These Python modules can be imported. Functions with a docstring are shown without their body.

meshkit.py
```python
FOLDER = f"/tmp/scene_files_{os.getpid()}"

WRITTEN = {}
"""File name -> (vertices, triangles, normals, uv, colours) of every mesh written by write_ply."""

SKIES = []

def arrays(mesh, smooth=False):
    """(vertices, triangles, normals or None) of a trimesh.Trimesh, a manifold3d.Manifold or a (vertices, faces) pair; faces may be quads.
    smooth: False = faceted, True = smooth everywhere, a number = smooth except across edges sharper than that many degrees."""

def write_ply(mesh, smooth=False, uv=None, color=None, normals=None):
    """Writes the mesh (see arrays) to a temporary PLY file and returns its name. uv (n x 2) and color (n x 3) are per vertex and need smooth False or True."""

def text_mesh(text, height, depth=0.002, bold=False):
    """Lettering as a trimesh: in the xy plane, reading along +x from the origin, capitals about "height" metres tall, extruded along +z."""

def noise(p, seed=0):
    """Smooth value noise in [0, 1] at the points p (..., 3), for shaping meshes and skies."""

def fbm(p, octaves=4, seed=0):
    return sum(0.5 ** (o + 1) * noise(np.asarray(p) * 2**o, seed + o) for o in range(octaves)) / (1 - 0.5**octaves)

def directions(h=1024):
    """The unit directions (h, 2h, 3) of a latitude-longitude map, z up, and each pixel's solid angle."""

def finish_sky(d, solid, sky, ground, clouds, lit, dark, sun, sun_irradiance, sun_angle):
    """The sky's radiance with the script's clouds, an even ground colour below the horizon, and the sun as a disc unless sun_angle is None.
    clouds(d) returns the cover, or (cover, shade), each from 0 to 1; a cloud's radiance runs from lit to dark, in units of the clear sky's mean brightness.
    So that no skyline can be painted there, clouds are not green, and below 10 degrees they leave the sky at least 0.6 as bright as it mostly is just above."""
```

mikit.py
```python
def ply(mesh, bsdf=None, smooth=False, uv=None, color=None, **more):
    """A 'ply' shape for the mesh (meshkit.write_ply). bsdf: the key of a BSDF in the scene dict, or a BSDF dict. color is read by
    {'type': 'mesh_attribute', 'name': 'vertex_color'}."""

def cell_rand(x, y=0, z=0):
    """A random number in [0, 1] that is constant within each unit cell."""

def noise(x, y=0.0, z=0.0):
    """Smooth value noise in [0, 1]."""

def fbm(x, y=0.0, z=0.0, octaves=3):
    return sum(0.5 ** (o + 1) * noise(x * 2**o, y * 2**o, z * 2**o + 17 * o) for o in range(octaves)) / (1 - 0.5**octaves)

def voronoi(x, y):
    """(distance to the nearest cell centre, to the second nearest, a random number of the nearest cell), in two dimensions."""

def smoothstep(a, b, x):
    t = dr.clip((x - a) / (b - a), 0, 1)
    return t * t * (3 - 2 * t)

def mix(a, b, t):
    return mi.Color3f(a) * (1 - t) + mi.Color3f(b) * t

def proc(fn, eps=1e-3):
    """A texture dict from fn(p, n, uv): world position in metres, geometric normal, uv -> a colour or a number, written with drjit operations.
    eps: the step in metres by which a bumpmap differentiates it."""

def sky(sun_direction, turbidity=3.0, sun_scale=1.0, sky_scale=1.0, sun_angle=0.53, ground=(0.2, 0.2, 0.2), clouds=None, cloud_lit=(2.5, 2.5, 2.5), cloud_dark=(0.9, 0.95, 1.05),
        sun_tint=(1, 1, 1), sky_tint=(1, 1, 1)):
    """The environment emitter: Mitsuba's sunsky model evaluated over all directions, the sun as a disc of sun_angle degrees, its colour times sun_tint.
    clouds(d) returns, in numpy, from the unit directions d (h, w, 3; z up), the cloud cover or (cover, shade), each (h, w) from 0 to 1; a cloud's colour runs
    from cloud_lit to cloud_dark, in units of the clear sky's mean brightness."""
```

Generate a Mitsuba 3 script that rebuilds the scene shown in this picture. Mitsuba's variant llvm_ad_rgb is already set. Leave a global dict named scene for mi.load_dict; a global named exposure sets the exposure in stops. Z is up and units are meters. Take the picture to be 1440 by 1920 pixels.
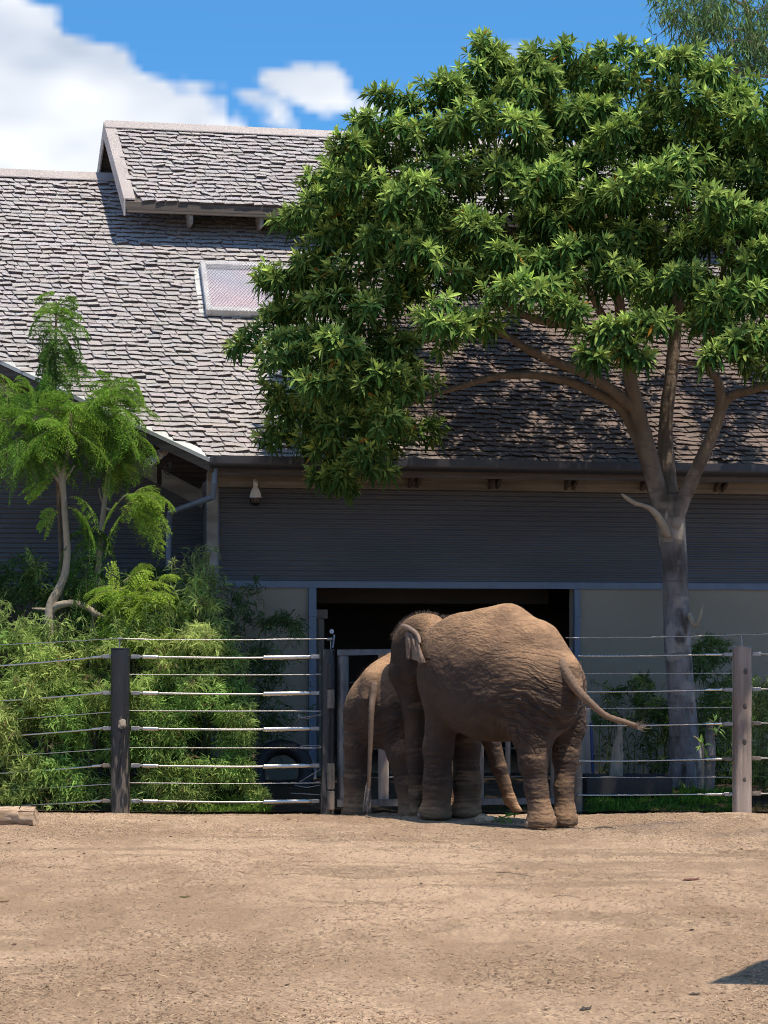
import math, os, numpy as np, trimesh, mitsuba as mi, drjit as dr, mikit, meshkit
from mikit import noise, fbm, smoothstep, mix, proc
T = mi.ScalarTransform4f
scene, labels = {}, {}

# ------------------------------------------------------------------ camera, sky, exposure
FP, CX, HY, CZ = 4000.0, 720.0, 1200.0, 1.8      # focal length, centre and horizon in pixels of the 1440 x 1920 photograph; eye height
scene['camera'] = {'type': 'perspective', 'fov': 2 * math.degrees(math.atan(720 / FP)), 'fov_axis': 'x',
                   'principal_point_offset_y': -(HY - 960) / 1920, 'near_clip': 0.1, 'far_clip': 3000.0,
                   'to_world': T().look_at(origin=[0, 0, CZ], target=[0, 1, CZ], up=[0, 0, 1])}
SUN = np.array([0.29, -0.25, 0.92]); SUN /= np.linalg.norm(SUN)
exposure = 1.95


def clouds(d):
    az = np.degrees(np.arctan2(d[..., 0], d[..., 1])); el = np.degrees(np.arcsin(np.clip(d[..., 2], -1, 1)))
    p = np.stack([d[..., 0] * 9, d[..., 1] * 9, d[..., 2] * 14], -1)
    f = meshkit.fbm(p * 4.2, 6, 3)
    big = meshkit.fbm(p * 0.45 + 5, 3, 8)
    # a bank of cumulus low in the north-west whose upper edge falls towards the right, a small puff at its right end, scattered cumulus elsewhere
    top = 15.95 - 0.41 * (az + 8.8) - 2.2 * np.clip(az + 4.3, 0, 3)
    bank = np.clip((top - el) / 0.75 + 0.35, -2, 1) * (az < 1.5) * (az > -70) + np.where((az >= 1.5) | (az <= -70), -2, 0)
    puff = 1.05 - np.hypot((az + 1.65) / 1.45, (el - 14.3) / .72)
    puff = np.maximum(puff, .95 - np.hypot((az + 2.9) / 1.2, (el - 13.8) / .75))
    puff2 = 0.7 - np.hypot((az + 4.0) / .8, (el - 13.4) / 1.0)
    haze = 0.55 - np.hypot((az - 3.5) / 2.6, (el - 15.3) / 0.7)
    far = (big - 0.56) * 6 * np.clip((np.abs(az) - 25) / 10, 0, 1) - 1.2 * (np.abs(az) <= 25)
    s = np.maximum.reduce([bank, puff, puff2, far])
    cover = np.clip((s + (f - 0.5) * 2.4 - 0.10) / 0.30, 0, 1)
    cover = np.maximum(cover, np.clip(haze + (f - .5), 0, 1) * .45)
    soft = meshkit.fbm(p * 1.6 + 11, 4, 5)
    shade = np.clip(0.22 + (soft - 0.42) * 2.6 + 0.25 * np.clip(s - .6, 0, 1), 0, 1)
    return cover, shade


scene['sky'] = mikit.sky(SUN, turbidity=2.6, sky_scale=0.85, clouds=clouds, cloud_lit=(3.3, 3.35, 3.4), cloud_dark=(1.6, 1.85, 2.25),
                         sky_tint=(0.47, 1.04, 1.42), sun_tint=(0.97, 1.0, 1.06), ground=(0.3, 0.23, 0.16))

# ------------------------------------------------------------------ helpers
ONLY = None


def want(x):
    return ONLY is None or x in ONLY


def pt(px, py, D):
    return np.array([(px - CX) / FP * D, D, CZ + (HY - py) / FP * D])


def rng(seed):
    return np.random.default_rng(seed)


def put(key, mesh, bsdf, smooth=False, color=None, label=None, cat=None, group=None, kind=None, uv=None):
    k, n = key, 0
    while k in scene:
        n += 1
        k = f'{key}_{n:03d}'
    scene[k] = mikit.ply(mesh, bsdf, smooth=smooth, color=color, uv=uv)
    tag(k, label, cat, group, kind)
    return k


def tag(k, label=None, cat=None, group=None, kind=None):
    d = {a: b for a, b in (('label', label), ('category', cat), ('group', group), ('kind', kind)) if b}
    if d:
        labels[k] = {**labels.get(k, {}), **d}


class MB:
    """Collects vertices and triangles."""
    def __init__(s):
        s.v, s.f, s.c, s.n = [], [], [], 0

    def add(s, v, f, c=None):
        v = np.asarray(v, float); f = np.asarray(f, int)
        if f.shape[1] == 4:
            f = np.vstack([f[:, [0, 1, 2]], f[:, [0, 2, 3]]])
        s.v.append(v); s.f.append(f + s.n); s.n += len(v)
        s.c.append(np.broadcast_to(np.ones(3) if c is None else np.asarray(c, float), (len(v), 3)))
        return s

    def m(s, tm):
        return s.add(tm.vertices, tm.faces)

    def mesh(s):
        return np.vstack(s.v), np.vstack(s.f)

    def col(s):
        return np.vstack(s.c)


QB = np.array([[0, 2, 3, 1], [4, 5, 7, 6], [0, 1, 5, 4], [2, 6, 7, 3], [0, 4, 6, 2], [1, 3, 7, 5]])


def box8(a, b):
    """eight corners, index = 4x + 2y + z"""
    return np.array([[x, y, z] for x in (a[0], b[0]) for y in (a[1], b[1]) for z in (a[2], b[2])], float)


def cbox(a, b, ch=0.004):
    """box with chamfered edges"""
    a, b = np.minimum(a, b), np.maximum(a, b)
    ch = min(ch, *(np.array(b) - a) / 2.5)
    c, h = (np.array(a) + b) / 2, (np.array(b) - a) / 2
    pts = []
    for s in np.ndindex(2, 2, 2):
        sg = np.array(s) * 2 - 1
        for k in range(3):
            q = sg * h
            q[[j for j in range(3) if j != k]] -= sg[[j for j in range(3) if j != k]] * ch
            pts.append(q + c)
    hull = trimesh.convex.convex_hull(np.array(pts))
    return np.array(hull.vertices), np.array(hull.faces)


def spline(P, n=8):
    """Catmull-Rom through the rows of P (any number of columns), n samples per span"""
    P = np.asarray(P, float)
    Q = np.vstack([2 * P[0] - P[1], P, 2 * P[-1] - P[-2]])
    out = []
    for i in range(1, len(Q) - 2):
        t = np.linspace(0, 1, n, endpoint=False)[:, None]
        a, b, c, d = Q[i - 1], Q[i], Q[i + 1], Q[i + 2]
        out.append(.5 * (2 * b + (c - a) * t + (2 * a - 5 * b + 4 * c - d) * t ** 2 + (3 * b - a - 3 * c + d) * t ** 3))
    return np.vstack(out + [P[-1:]])


def tube(P, R, sides=8, cap=True, rough=0.0, seed=0, flat=1.0):
    P = np.asarray(P, float); R = np.broadcast_to(np.asarray(R, float), (len(P),))
    t = np.gradient(P, axis=0); t /= np.linalg.norm(t, axis=1, keepdims=True) + 1e-12
    a = np.cross(t[0], [0, 0, 1.] if abs(t[0][2]) < .9 else [1., 0, 0]); a /= np.linalg.norm(a)
    A = []
    for k in range(len(P)):
        a = a - t[k] * (a @ t[k]); a /= np.linalg.norm(a) + 1e-12
        A.append(a)
    A = np.array(A); B = np.cross(t, A)
    th = np.arange(sides) * 2 * np.pi / sides
    rr = np.broadcast_to(R[:, None], (len(P), sides)).copy()
    if rough:
        s = np.cumsum(np.r_[0, np.linalg.norm(np.diff(P, axis=0), axis=1)])
        g = np.stack([np.broadcast_to(np.cos(th)[None] * 1.3, rr.shape), np.broadcast_to(np.sin(th)[None] * 1.3, rr.shape), np.broadcast_to((s / max(R.mean(), 1e-3) * .35)[:, None], rr.shape)], -1)
        rr *= 1 + rough * (meshkit.fbm(g + 3.7, 3, seed) - .5) * 2
    V = P[:, None] + rr[..., None] * (np.cos(th)[None, :, None] * A[:, None] + flat * np.sin(th)[None, :, None] * B[:, None])
    n, m = len(P), sides
    i, j = np.meshgrid(np.arange(n - 1), np.arange(m), indexing='ij')
    q = np.stack([i * m + j, i * m + (j + 1) % m, (i + 1) * m + (j + 1) % m, (i + 1) * m + j], -1).reshape(-1, 4)
    f = np.vstack([q[:, [0, 1, 2]], q[:, [0, 2, 3]]])
    V = V.reshape(-1, 3)
    if cap:
        V = np.vstack([V, P[:1], P[-1:]])
        k = np.arange(m)
        f = np.vstack([f, np.stack([(k + 1) % m, k, k * 0 + n * m], 1), np.stack([(n - 1) * m + k, (n - 1) * m + (k + 1) % m, k * 0 + n * m + 1], 1)])
    return V, f


def lathe(profile, c, axis=(0, 0, 1), sides=24):
    """profile rows (r, h) along axis from c"""
    axis = np.asarray(axis, float) / np.linalg.norm(axis)
    pr = np.asarray(profile, float)
    a = np.cross(axis, [0, 0, 1.] if abs(axis[2]) < .9 else [1., 0, 0]); a /= np.linalg.norm(a); b = np.cross(axis, a)
    th = np.arange(sides) * 2 * np.pi / sides
    V = np.asarray(c)[None, None] + pr[:, None, 1:2] * axis + pr[:, None, 0:1] * (np.cos(th)[None, :, None] * a + np.sin(th)[None, :, None] * b)
    n, m = len(pr), sides
    i, j = np.meshgrid(np.arange(n - 1), np.arange(m), indexing='ij')
    q = np.stack([i * m + j, i * m + (j + 1) % m, (i + 1) * m + (j + 1) % m, (i + 1) * m + j], -1).reshape(-1, 4)
    return V.reshape(-1, 3), np.vstack([q[:, [0, 1, 2]], q[:, [0, 2, 3]]])


# ------------------------------------------------------------------ materials
def rgb(*c):
    return {'type': 'rgb', 'value': list(map(float, c))}


VC = {'type': 'mesh_attribute', 'name': 'vertex_color'}


def pr(color, rough=.7, metal=0.0, spec=.5, **k):
    return {'type': 'principled', 'base_color': color, 'roughness': rough, 'metallic': metal, 'specular': spec, **k}


def two(b):
    return {'type': 'twosided', 'bsdf': b}


def bump(b, fn, scale, eps=2e-3):
    return {'type': 'bumpmap', 'arbitrary': proc(fn, eps), 'scale': scale, 'bsdf': b}


def stretched(sx, sy, sz, oct=4):
    return lambda p: fbm(p.x * sx, p.y * sy, p.z * sz, oct)


def wood(c0, c1, sx, sy, sz):
    def fn(p, n, uv):
        g = fbm(p.x * sx + 3, p.y * sy, p.z * sz, 4)
        b = fbm(p.x * .9 + 9, p.y * .9, p.z * 2.1, 3)
        return mix(c0, c1, smoothstep(.25, .75, g * .65 + b * .35))
    return fn


M = {}
M['bsdf_timber'] = two(bump(pr(proc(wood((.125, .115, .108), (.30, .28, .262), .8, .8, 26)), .85), lambda p, n, uv: fbm(p.x * 1.2, p.y * 1.2, p.z * 60, 3), .004))
M['bsdf_timber_dark'] = two(pr(proc(wood((.05, .042, .038), (.12, .10, .085), 1.5, 1.5, 30)), .85))
M['bsdf_post_timber'] = two(bump(pr(proc(wood((.20, .155, .13), (.42, .35, .30), 22, 22, .8)), .9), lambda p, n, uv: fbm(p.x * 45, p.y * 45, p.z * 1.6, 3), .006))
M['bsdf_black_post'] = two(bump(pr(proc(lambda p, n, uv: mix(mix((.010, .011, .013), (.028, .028, .032), fbm(p.x * 14, p.y * 14, p.z * 2.2, 3)), (.14, .118, .095),
        smoothstep(.66, .86, fbm(p.x * 34, p.y * 34, p.z * 4.5, 4) + .30 * smoothstep(1.0, -.15, p.z)))), .42), lambda p, n, uv: fbm(p.x * 30, p.y * 30, p.z * 3, 3), .002))
M['bsdf_clad'] = two(pr(proc(lambda p, n, uv: mix((.076, .080, .090), (.122, .127, .139), fbm(p.x * .9, p.y, p.z * 3, 4))), .42, spec=.5))
M['bsdf_blue_steel'] = two(pr(proc(lambda p, n, uv: mix((.10, .135, .20), (.15, .19, .26), fbm(p.x * 8, p.y * 8, p.z * 3, 3))), .4, spec=.5))
M['bsdf_gutter'] = two(pr(rgb(.035, .035, .042), .4))
M['bsdf_flash'] = two(pr(proc(lambda p, n, uv: mix((.34, .36, .36), (.48, .50, .50), fbm(p.x * 5, p.y * 5, p.z * 9, 3))), .45, .3))
M['bsdf_ridge'] = two(pr(proc(lambda p, n, uv: mix((.30, .27, .255), (.42, .385, .37), fbm(p.x * 2, p.y * 2, p.z * 4, 4))), .6))
M['bsdf_render'] = two(bump(pr(proc(lambda p, n, uv: mix(mix((.25, .215, .168), (.34, .295, .23), fbm(p.x * 1.1, p.y, p.z * .8, 4)), (.16, .138, .112),
        .75 * smoothstep(.45, .8, fbm(p.x * 3, p.y, p.z * .5, 4) * .7 + .35 * smoothstep(1.1, -.1, p.z)))), .9), lambda p, n, uv: fbm(p.x * 40, p.y * 40, p.z * 40, 3), .004))
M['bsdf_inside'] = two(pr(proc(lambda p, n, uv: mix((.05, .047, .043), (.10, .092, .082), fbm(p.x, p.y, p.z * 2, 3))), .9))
M['bsdf_shingle'] = two(bump(pr(VC, .88, spec=.3), lambda p, n, uv: fbm(p.x * 90, p.y * 9, p.z * 9, 3), .004))
M['bsdf_white'] = two(pr(rgb(.86, .87, .89), .3))
M['bsdf_frame'] = two(pr(proc(lambda p, n, uv: mix((.42, .42, .43), (.62, .62, .63), fbm(p.x * 6, p.y * 6, p.z * 9, 3))), .45))
M['bsdf_black_gloss'] = two(pr(rgb(.012, .012, .015), .12))
M['bsdf_steel'] = {'type': 'roughconductor', 'material': 'none', 'specular_reflectance': rgb(.62, .60, .57), 'alpha': .22}
M['bsdf_galv'] = two(bump(pr(proc(lambda p, n, uv: mix((.20, .20, .205), (.42, .42, .42), fbm(p.x * 30, p.y * 30, p.z * 14, 3))), .42, .75), lambda p, n, uv: fbm(p.x * 60, p.y * 60, p.z * 30, 2), .001))
M['bsdf_gate'] = two(bump(pr(proc(lambda p, n, uv: mix((.07, .072, .078), (.20, .20, .205), fbm(p.x * 30, p.y * 30, p.z * 10, 3))), .45, .5), lambda p, n, uv: fbm(p.x * 60, p.y * 60, p.z * 30, 2), .001))
M['bsdf_rust'] = two(pr(proc(lambda p, n, uv: mix((.13, .105, .085), (.26, .22, .185), fbm(p.x * 50, p.y * 50, p.z * 20, 3))), .75, .2))
M['bsdf_rubber'] = two(pr(rgb(.02, .02, .023), .6))
M['bsdf_blue_pipe'] = two(pr(rgb(.02, .05, .17), .35))
for _k, _b in M.items():
    scene[_k] = _b

# ------------------------------------------------------------------ ground
_r = rng(64)
PRINTS = []                                                               # shallow round elephant footprints in walking lines
for _ in range(11):
    _x, _y, _a = _r.uniform(-3, 3), _r.uniform(10, 21), _r.uniform(-.5, .5)
    for _k in range(7):
        PRINTS.append((_x + _k * .62 * math.cos(_a) + _r.normal(0, .06), _y + _k * .62 * math.sin(_a) + (.17 if _k % 2 else -.17), _r.uniform(.13, .17), _r.uniform(.010, .020)))


def ground_z(x, y):
    x = np.asarray(x, float); y = np.asarray(y, float)
    q = np.stack([x, y, np.zeros_like(x)], -1)
    base = -0.16 * np.clip((y - 21.9) / 1.9, 0, 1) ** 1.3 + 0.14 * np.clip((y - 24.2) / 1.0, 0, 1)
    near = np.clip((60 - y) / 30, 0, 1)
    mound = .08 * np.exp(-((x - 3.4) / .9) ** 2 - ((y - 20.3) / .5) ** 2)
    for fx, fy, fr, fd in PRINTS:
        m = (np.abs(x - fx) < .6) & (np.abs(y - fy) < .6)
        if np.any(m):
            d = np.hypot(x - fx, y - fy) / fr
            mound = mound + np.where(m, fd * (.55 * np.exp(-((d - 1.25) / .22) ** 2) - np.clip(1.35 - d, 0, 1) ** .6 * (d < 1.35)), 0)
    return base + mound + near * ((meshkit.fbm(q * .55, 4, 2) - .5) * .07 + (meshkit.fbm(q * 3.1, 4, 4) - .5) * .045)


def ground_fn(p, n, uv):
    a = fbm(p.x * .8, p.y * .5, 0, 4)
    b = fbm(p.x * 5, p.y * 2.6, 3, 4)
    c = fbm(p.x * 58, p.y * 40, 7, 3)
    track = fbm(p.x * .55 + .25 * fbm(p.x * .5, p.y * .5, 2, 2), p.y * 3.2, 11, 4)
    base = mix((.235, .166, .110), (.372, .272, .187), smoothstep(.3, .7, .55 * a + .45 * b))
    base = mix(base, (.10, .073, .047), .7 * smoothstep(.55, .76, c * .62 + .3 * b + .12 * track))
    base = mix(base, (.165, .118, .078), .5 * smoothstep(.54, .68, track) * smoothstep(.35, .6, a))
    sp = noise(p.x * 95, p.y * 62, 3)
    base = base * (.80 + .40 * sp)
    damp = smoothstep(.35, .62, fbm(p.x * 1.6, p.y * 1.6, 1, 3)) * smoothstep(1.6, .7, dr.sqrt(dr.square((p.x - 3.4) / 1.2) + dr.square((p.y - 20.3) / .7)))
    return mix(base, (.15, .115, .095), .9 * damp)


M2 = {'bsdf_ground': two(bump(pr(proc(ground_fn), .95, spec=.15), lambda p, n, uv: fbm(p.x * 26, p.y * 20, 0, 4) + .5 * fbm(p.x * 80, p.y * 60, 5, 2), .032, 3e-3)),
      'bsdf_soil': two(bump(pr(proc(lambda p, n, uv: mix((.035, .026, .02), (.085, .064, .045), fbm(p.x * 9, p.y * 9, 0, 4))), .95, spec=.1), lambda p, n, uv: fbm(p.x * 30, p.y * 30, 0, 3), .05)),
      'bsdf_litter': two(pr(VC, .9, spec=.2))}
scene.update(M2)


def build_ground():
    xs = np.unique(np.r_[-400, -150, -60, -30, np.arange(-14, -5, .5), np.arange(-5, 5.01, .05), np.arange(5.5, 14, .5), 30, 60, 150, 400])
    ys = np.unique(np.r_[-300, -80, -20, np.arange(-6, 8.5, .5), np.arange(8.5, 24.51, .06), np.arange(25, 40, .5), 60, 120, 300, 800])
    X, Y = np.meshgrid(xs, ys)
    Z = ground_z(X, Y)
    n, m = X.shape
    i, j = np.meshgrid(np.arange(n - 1), np.arange(m - 1), indexing='ij')
    q = np.stack([i * m + j, i * m + j + 1, (i + 1) * m + j + 1, (i + 1) * m + j], -1).reshape(-1, 4)
    put('ground', (np.stack([X, Y, Z], -1).reshape(-1, 3), q), 'bsdf_ground', smooth=True, label='sandy brown dirt floor of the elephant yard', kind='structure')
    # dark soil bed behind the fence, a sheet just above the ground
    xs = np.arange(-9, 9.01, .15); ys = np.arange(24.05, 28.6, .15)
    X, Y = np.meshgrid(xs, ys)
    q0 = np.stack([X, Y, 0 * X], -1)
    Z = ground_z(X, Y) + .03 + .06 * (meshkit.fbm(q0 * 2.2, 3, 9) - .3) * np.clip((Y - 24.05) / .3, 0, 1)
    n, m = X.shape
    i, j = np.meshgrid(np.arange(n - 1), np.arange(m - 1), indexing='ij')
    q = np.stack([i * m + j, i * m + j + 1, (i + 1) * m + j + 1, (i + 1) * m + j], -1).reshape(-1, 4)
    put('soil_bed', (np.stack([X, Y, Z], -1).reshape(-1, 3), q), 'bsdf_soil', smooth=True, label='dark planting soil between the cable fence and the barn', kind='structure')
    # litter: chips, straw, clods
    r = rng(5); N = 70000
    D = 9.3 * (24.0 / 9.3) ** r.random(N)
    X = (r.random(N) * 2 - 1) * (D * .19 + .2)
    dens = meshkit.fbm(np.stack([X * 1.0, D * .7, 0 * X], -1), 4, 12)
    keep = r.random(N) < np.clip((dens - .34) * 3.2, .08, 1)
    D, X = D[keep], X[keep]; N = len(D)
    Z = ground_z(X, D)
    kind = r.random(N)
    straw = kind < .34
    L = np.where(straw, r.uniform(.012, .05, N), r.uniform(.003, .010, N)) * (1 + 1.5 * (r.random(N) < .006))
    Wd = np.where(straw, r.uniform(.0015, .004, N), L * r.uniform(.35, .8, N))
    Hh = np.where(straw, .0025, L * r.uniform(.2, .45, N))
    yaw = r.random(N) * np.pi * 2; tilt = r.normal(0, .22, N)
    ux = np.stack([np.cos(yaw) * np.cos(tilt), np.sin(yaw) * np.cos(tilt), np.sin(tilt)], -1)
    uy = np.stack([-np.sin(yaw), np.cos(yaw), 0 * yaw], -1)
    uz = np.cross(ux, uy)
    C = np.stack([X, D, Z + Hh * .35], -1)
    # octahedron-like chip: 6 vertices, 8 triangles
    V = np.stack([C + ux * L[:, None], C - ux * L[:, None], C + uy * Wd[:, None], C - uy * Wd[:, None], C + uz * Hh[:, None], C - uz * Hh[:, None]], 1)
    f1 = np.array([[0, 2, 4], [2, 1, 4], [1, 3, 4], [3, 0, 4], [2, 0, 5], [1, 2, 5], [3, 1, 5], [0, 3, 5]])
    Fc = (f1[None] + (np.arange(N) * 6)[:, None, None]).reshape(-1, 3)
    pal = np.array([[.12, .08, .052], [.20, .13, .085], [.30, .205, .135], [.065, .045, .033], [.36, .25, .165], [.50, .40, .26]])
    c = np.where(straw[:, None], pal[r.choice([1, 2, 4, 5, 4], N)], pal[r.choice([0, 1, 2, 0, 4, 3, 3], N)]) * r.uniform(.75, 1.15, (N, 1))
    put('ground_litter', (V.reshape(-1, 3), Fc), 'bsdf_litter', color=np.repeat(c, 6, 0), label='chips, straw and small clods scattered over the dirt yard', cat='litter', kind='stuff')


if want('ground'):
    build_ground()

# ------------------------------------------------------------------ the barn
AL = math.radians(11.0)
CA, SA = math.cos(AL), math.sin(AL)
EYE = np.array([0, 0, CZ])


def B(u, v, z):
    """building frame (u along the front to the right, v back, z up) to world"""
    u, v, z = np.broadcast_arrays(*(np.asarray(a, float) for a in (u, v, z)))
    return np.stack([u * CA - v * SA, 27.62 + u * SA + v * CA, z], -1)


def toB(P):
    P = np.asarray(P, float)
    x, y = P[..., 0], P[..., 1] - 27.62
    return np.stack([x * CA + y * SA, -x * SA + y * CA, P[..., 2]], -1)


def onplane(px, py, P0, N):
    """building-frame point where the ray through a pixel meets the building-frame plane"""
    e = toB(EYE); d = toB(pt(px, py, 10.0)) - e
    N = np.asarray(N, float)
    return e + d * ((np.asarray(P0) - e) @ N) / (d @ N)


def bb(mb, u, v, z, ch=.004, c=None):
    vv, f = cbox((u[0], v[0], z[0]), (u[1], v[1], z[1]), ch)
    mb.add(B(*vv.T), f, c)
    return mb


EV, EZ = -1.15, 4.02                       # front eave of the main roof: v and z; pitch 45 degrees
ROOF0, ROOFN = np.array([0, EV, EZ]), np.array([0, -1, 1.0])
RIDGE_V = 3.14
MON_Z = 9.05                               # ridge height of the raised roof


def inpoly(x, y, poly):
    r = np.zeros(x.shape, bool); n = len(poly)
    for i in range(n):
        (x0, y0), (x1, y1) = poly[i], poly[(i + 1) % n]
        c = (y0 > y) != (y1 > y)
        with np.errstate(divide='ignore', invalid='ignore'):
            r ^= c & (x < (x1 - x0) * (y - y0) / (y1 - y0) + x0)
    return r


def shingles(poly, zoff, seed, e=.094):
    """Shingles on the 45 degree slope v -> z = EZ + zoff + v - EV. poly: (u, s), s = metres up the slope from v = EV. -> corners (n, 8, 3) in the building frame, colours"""
    r = rng(seed)
    poly = np.asarray(poly)
    u0, u1, s0, s1 = poly[:, 0].min(), poly[:, 0].max(), poly[:, 1].min(), poly[:, 1].max()
    out, cols = [], []
    for k in range(int((s1 - s0) / e) + 1):
        w = r.uniform(.115, .20, int((u1 - u0) / .14) + 12)
        left = u0 - r.random() * .15 + np.r_[0, np.cumsum(w)[:-1]]
        ok = left < u1
        left, w = left[ok], w[ok]
        s = s0 + k * e + 0.017 * (meshkit.fbm(np.stack([left * 1.6, 0 * left + k * .45, 0 * left], -1), 3, seed) - .5) * 2 + r.normal(0, .008, len(left))
        ok = inpoly(left + w / 2, s + .02, poly)
        left, w, s = left[ok], w[ok], s[ok]
        n = len(left)
        if not n:
            continue
        g = r.uniform(.007, .016, n)
        bh = .033 + .014 * r.random(n) + .014 * (r.random(n) < .12)         # height of the butt above the slope
        th = .028 + .010 * r.random(n)
        tw = r.normal(0, .012, n)                                          # twist: one butt corner lower than the other
        L = e * 1.75
        # local coordinates (u, s, h): 4x + 2y + z order over (u, s, h)
        vs = np.zeros((n, 8, 3))
        for i in range(8):
            a, b, c = i >> 2, (i >> 1) & 1, i & 1
            vs[:, i, 0] = left + (w - g) * a + (r.normal(.02, .005, n) if b == 0 else -.025)
            vs[:, i, 1] = s + (L if b else 0) + (0 if b else (a - .5) * tw)
            top = bh + (a - .5) * tw * .6
            vs[:, i, 2] = (np.where(c, top, top - th) if b == 0 else (.004 if c else -.008))
        q = np.empty_like(vs)
        h = 1 / math.sqrt(2)
        q[..., 0] = vs[..., 0]
        q[..., 1] = EV + vs[..., 1] * h - vs[..., 2] * h
        q[..., 2] = EZ + zoff + vs[..., 1] * h + vs[..., 2] * h
        out.append(q)
        tone = r.normal(0, .03, n) + .10 * (meshkit.fbm(np.stack([left * .7, s * .7, 0 * s], -1), 3, seed + 3) - .5) + np.where(r.random(n) < .04, -.12, 0)
        base = np.array([.345, .330, .328]) * (1 + tone * 1.6)[:, None]
        base[:, 0] *= 1 + .022 * r.normal(0, 1, n); base[:, 2] *= 1 + .022 * r.normal(0, 1, n)
        if zoff == 0:                                                      # tree shade painted into the tone below the crown, with brown leaf stain
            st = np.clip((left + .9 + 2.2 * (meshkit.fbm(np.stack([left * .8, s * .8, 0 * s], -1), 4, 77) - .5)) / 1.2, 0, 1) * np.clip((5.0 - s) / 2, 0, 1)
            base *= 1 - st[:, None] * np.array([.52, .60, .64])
        cols.append(np.clip(base, .05, .8))
    return np.vstack(out), np.vstack(cols)


def boxes_mesh(V, C):
    """shingles: the weathered faces in their own tone, the butt ends darker, end grain with their unlit shade painted in"""
    n = len(V)
    V = np.concatenate([V, V[:, [0, 1, 4, 5]]], 1)
    q = np.array([[8, 10, 11, 9], [2, 3, 7, 6], [0, 1, 3, 2], [4, 6, 7, 5], [0, 2, 6, 4], [1, 5, 7, 3]])
    f = np.vstack([q[:, [0, 1, 2]], q[:, [0, 2, 3]]])
    F = (f[None] + (np.arange(n) * 12)[:, None, None]).reshape(-1, 3)
    c = np.repeat(C[:, None], 12, 1)
    c[:, 8:] = np.array([.10, .078, .07]) * (C.mean(1) / .37)[:, None, None]  # dark row lines: butt shade put into the end grain colour
    return (B(*V.reshape(-1, 3).T), F), c.reshape(-1, 3)


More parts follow.
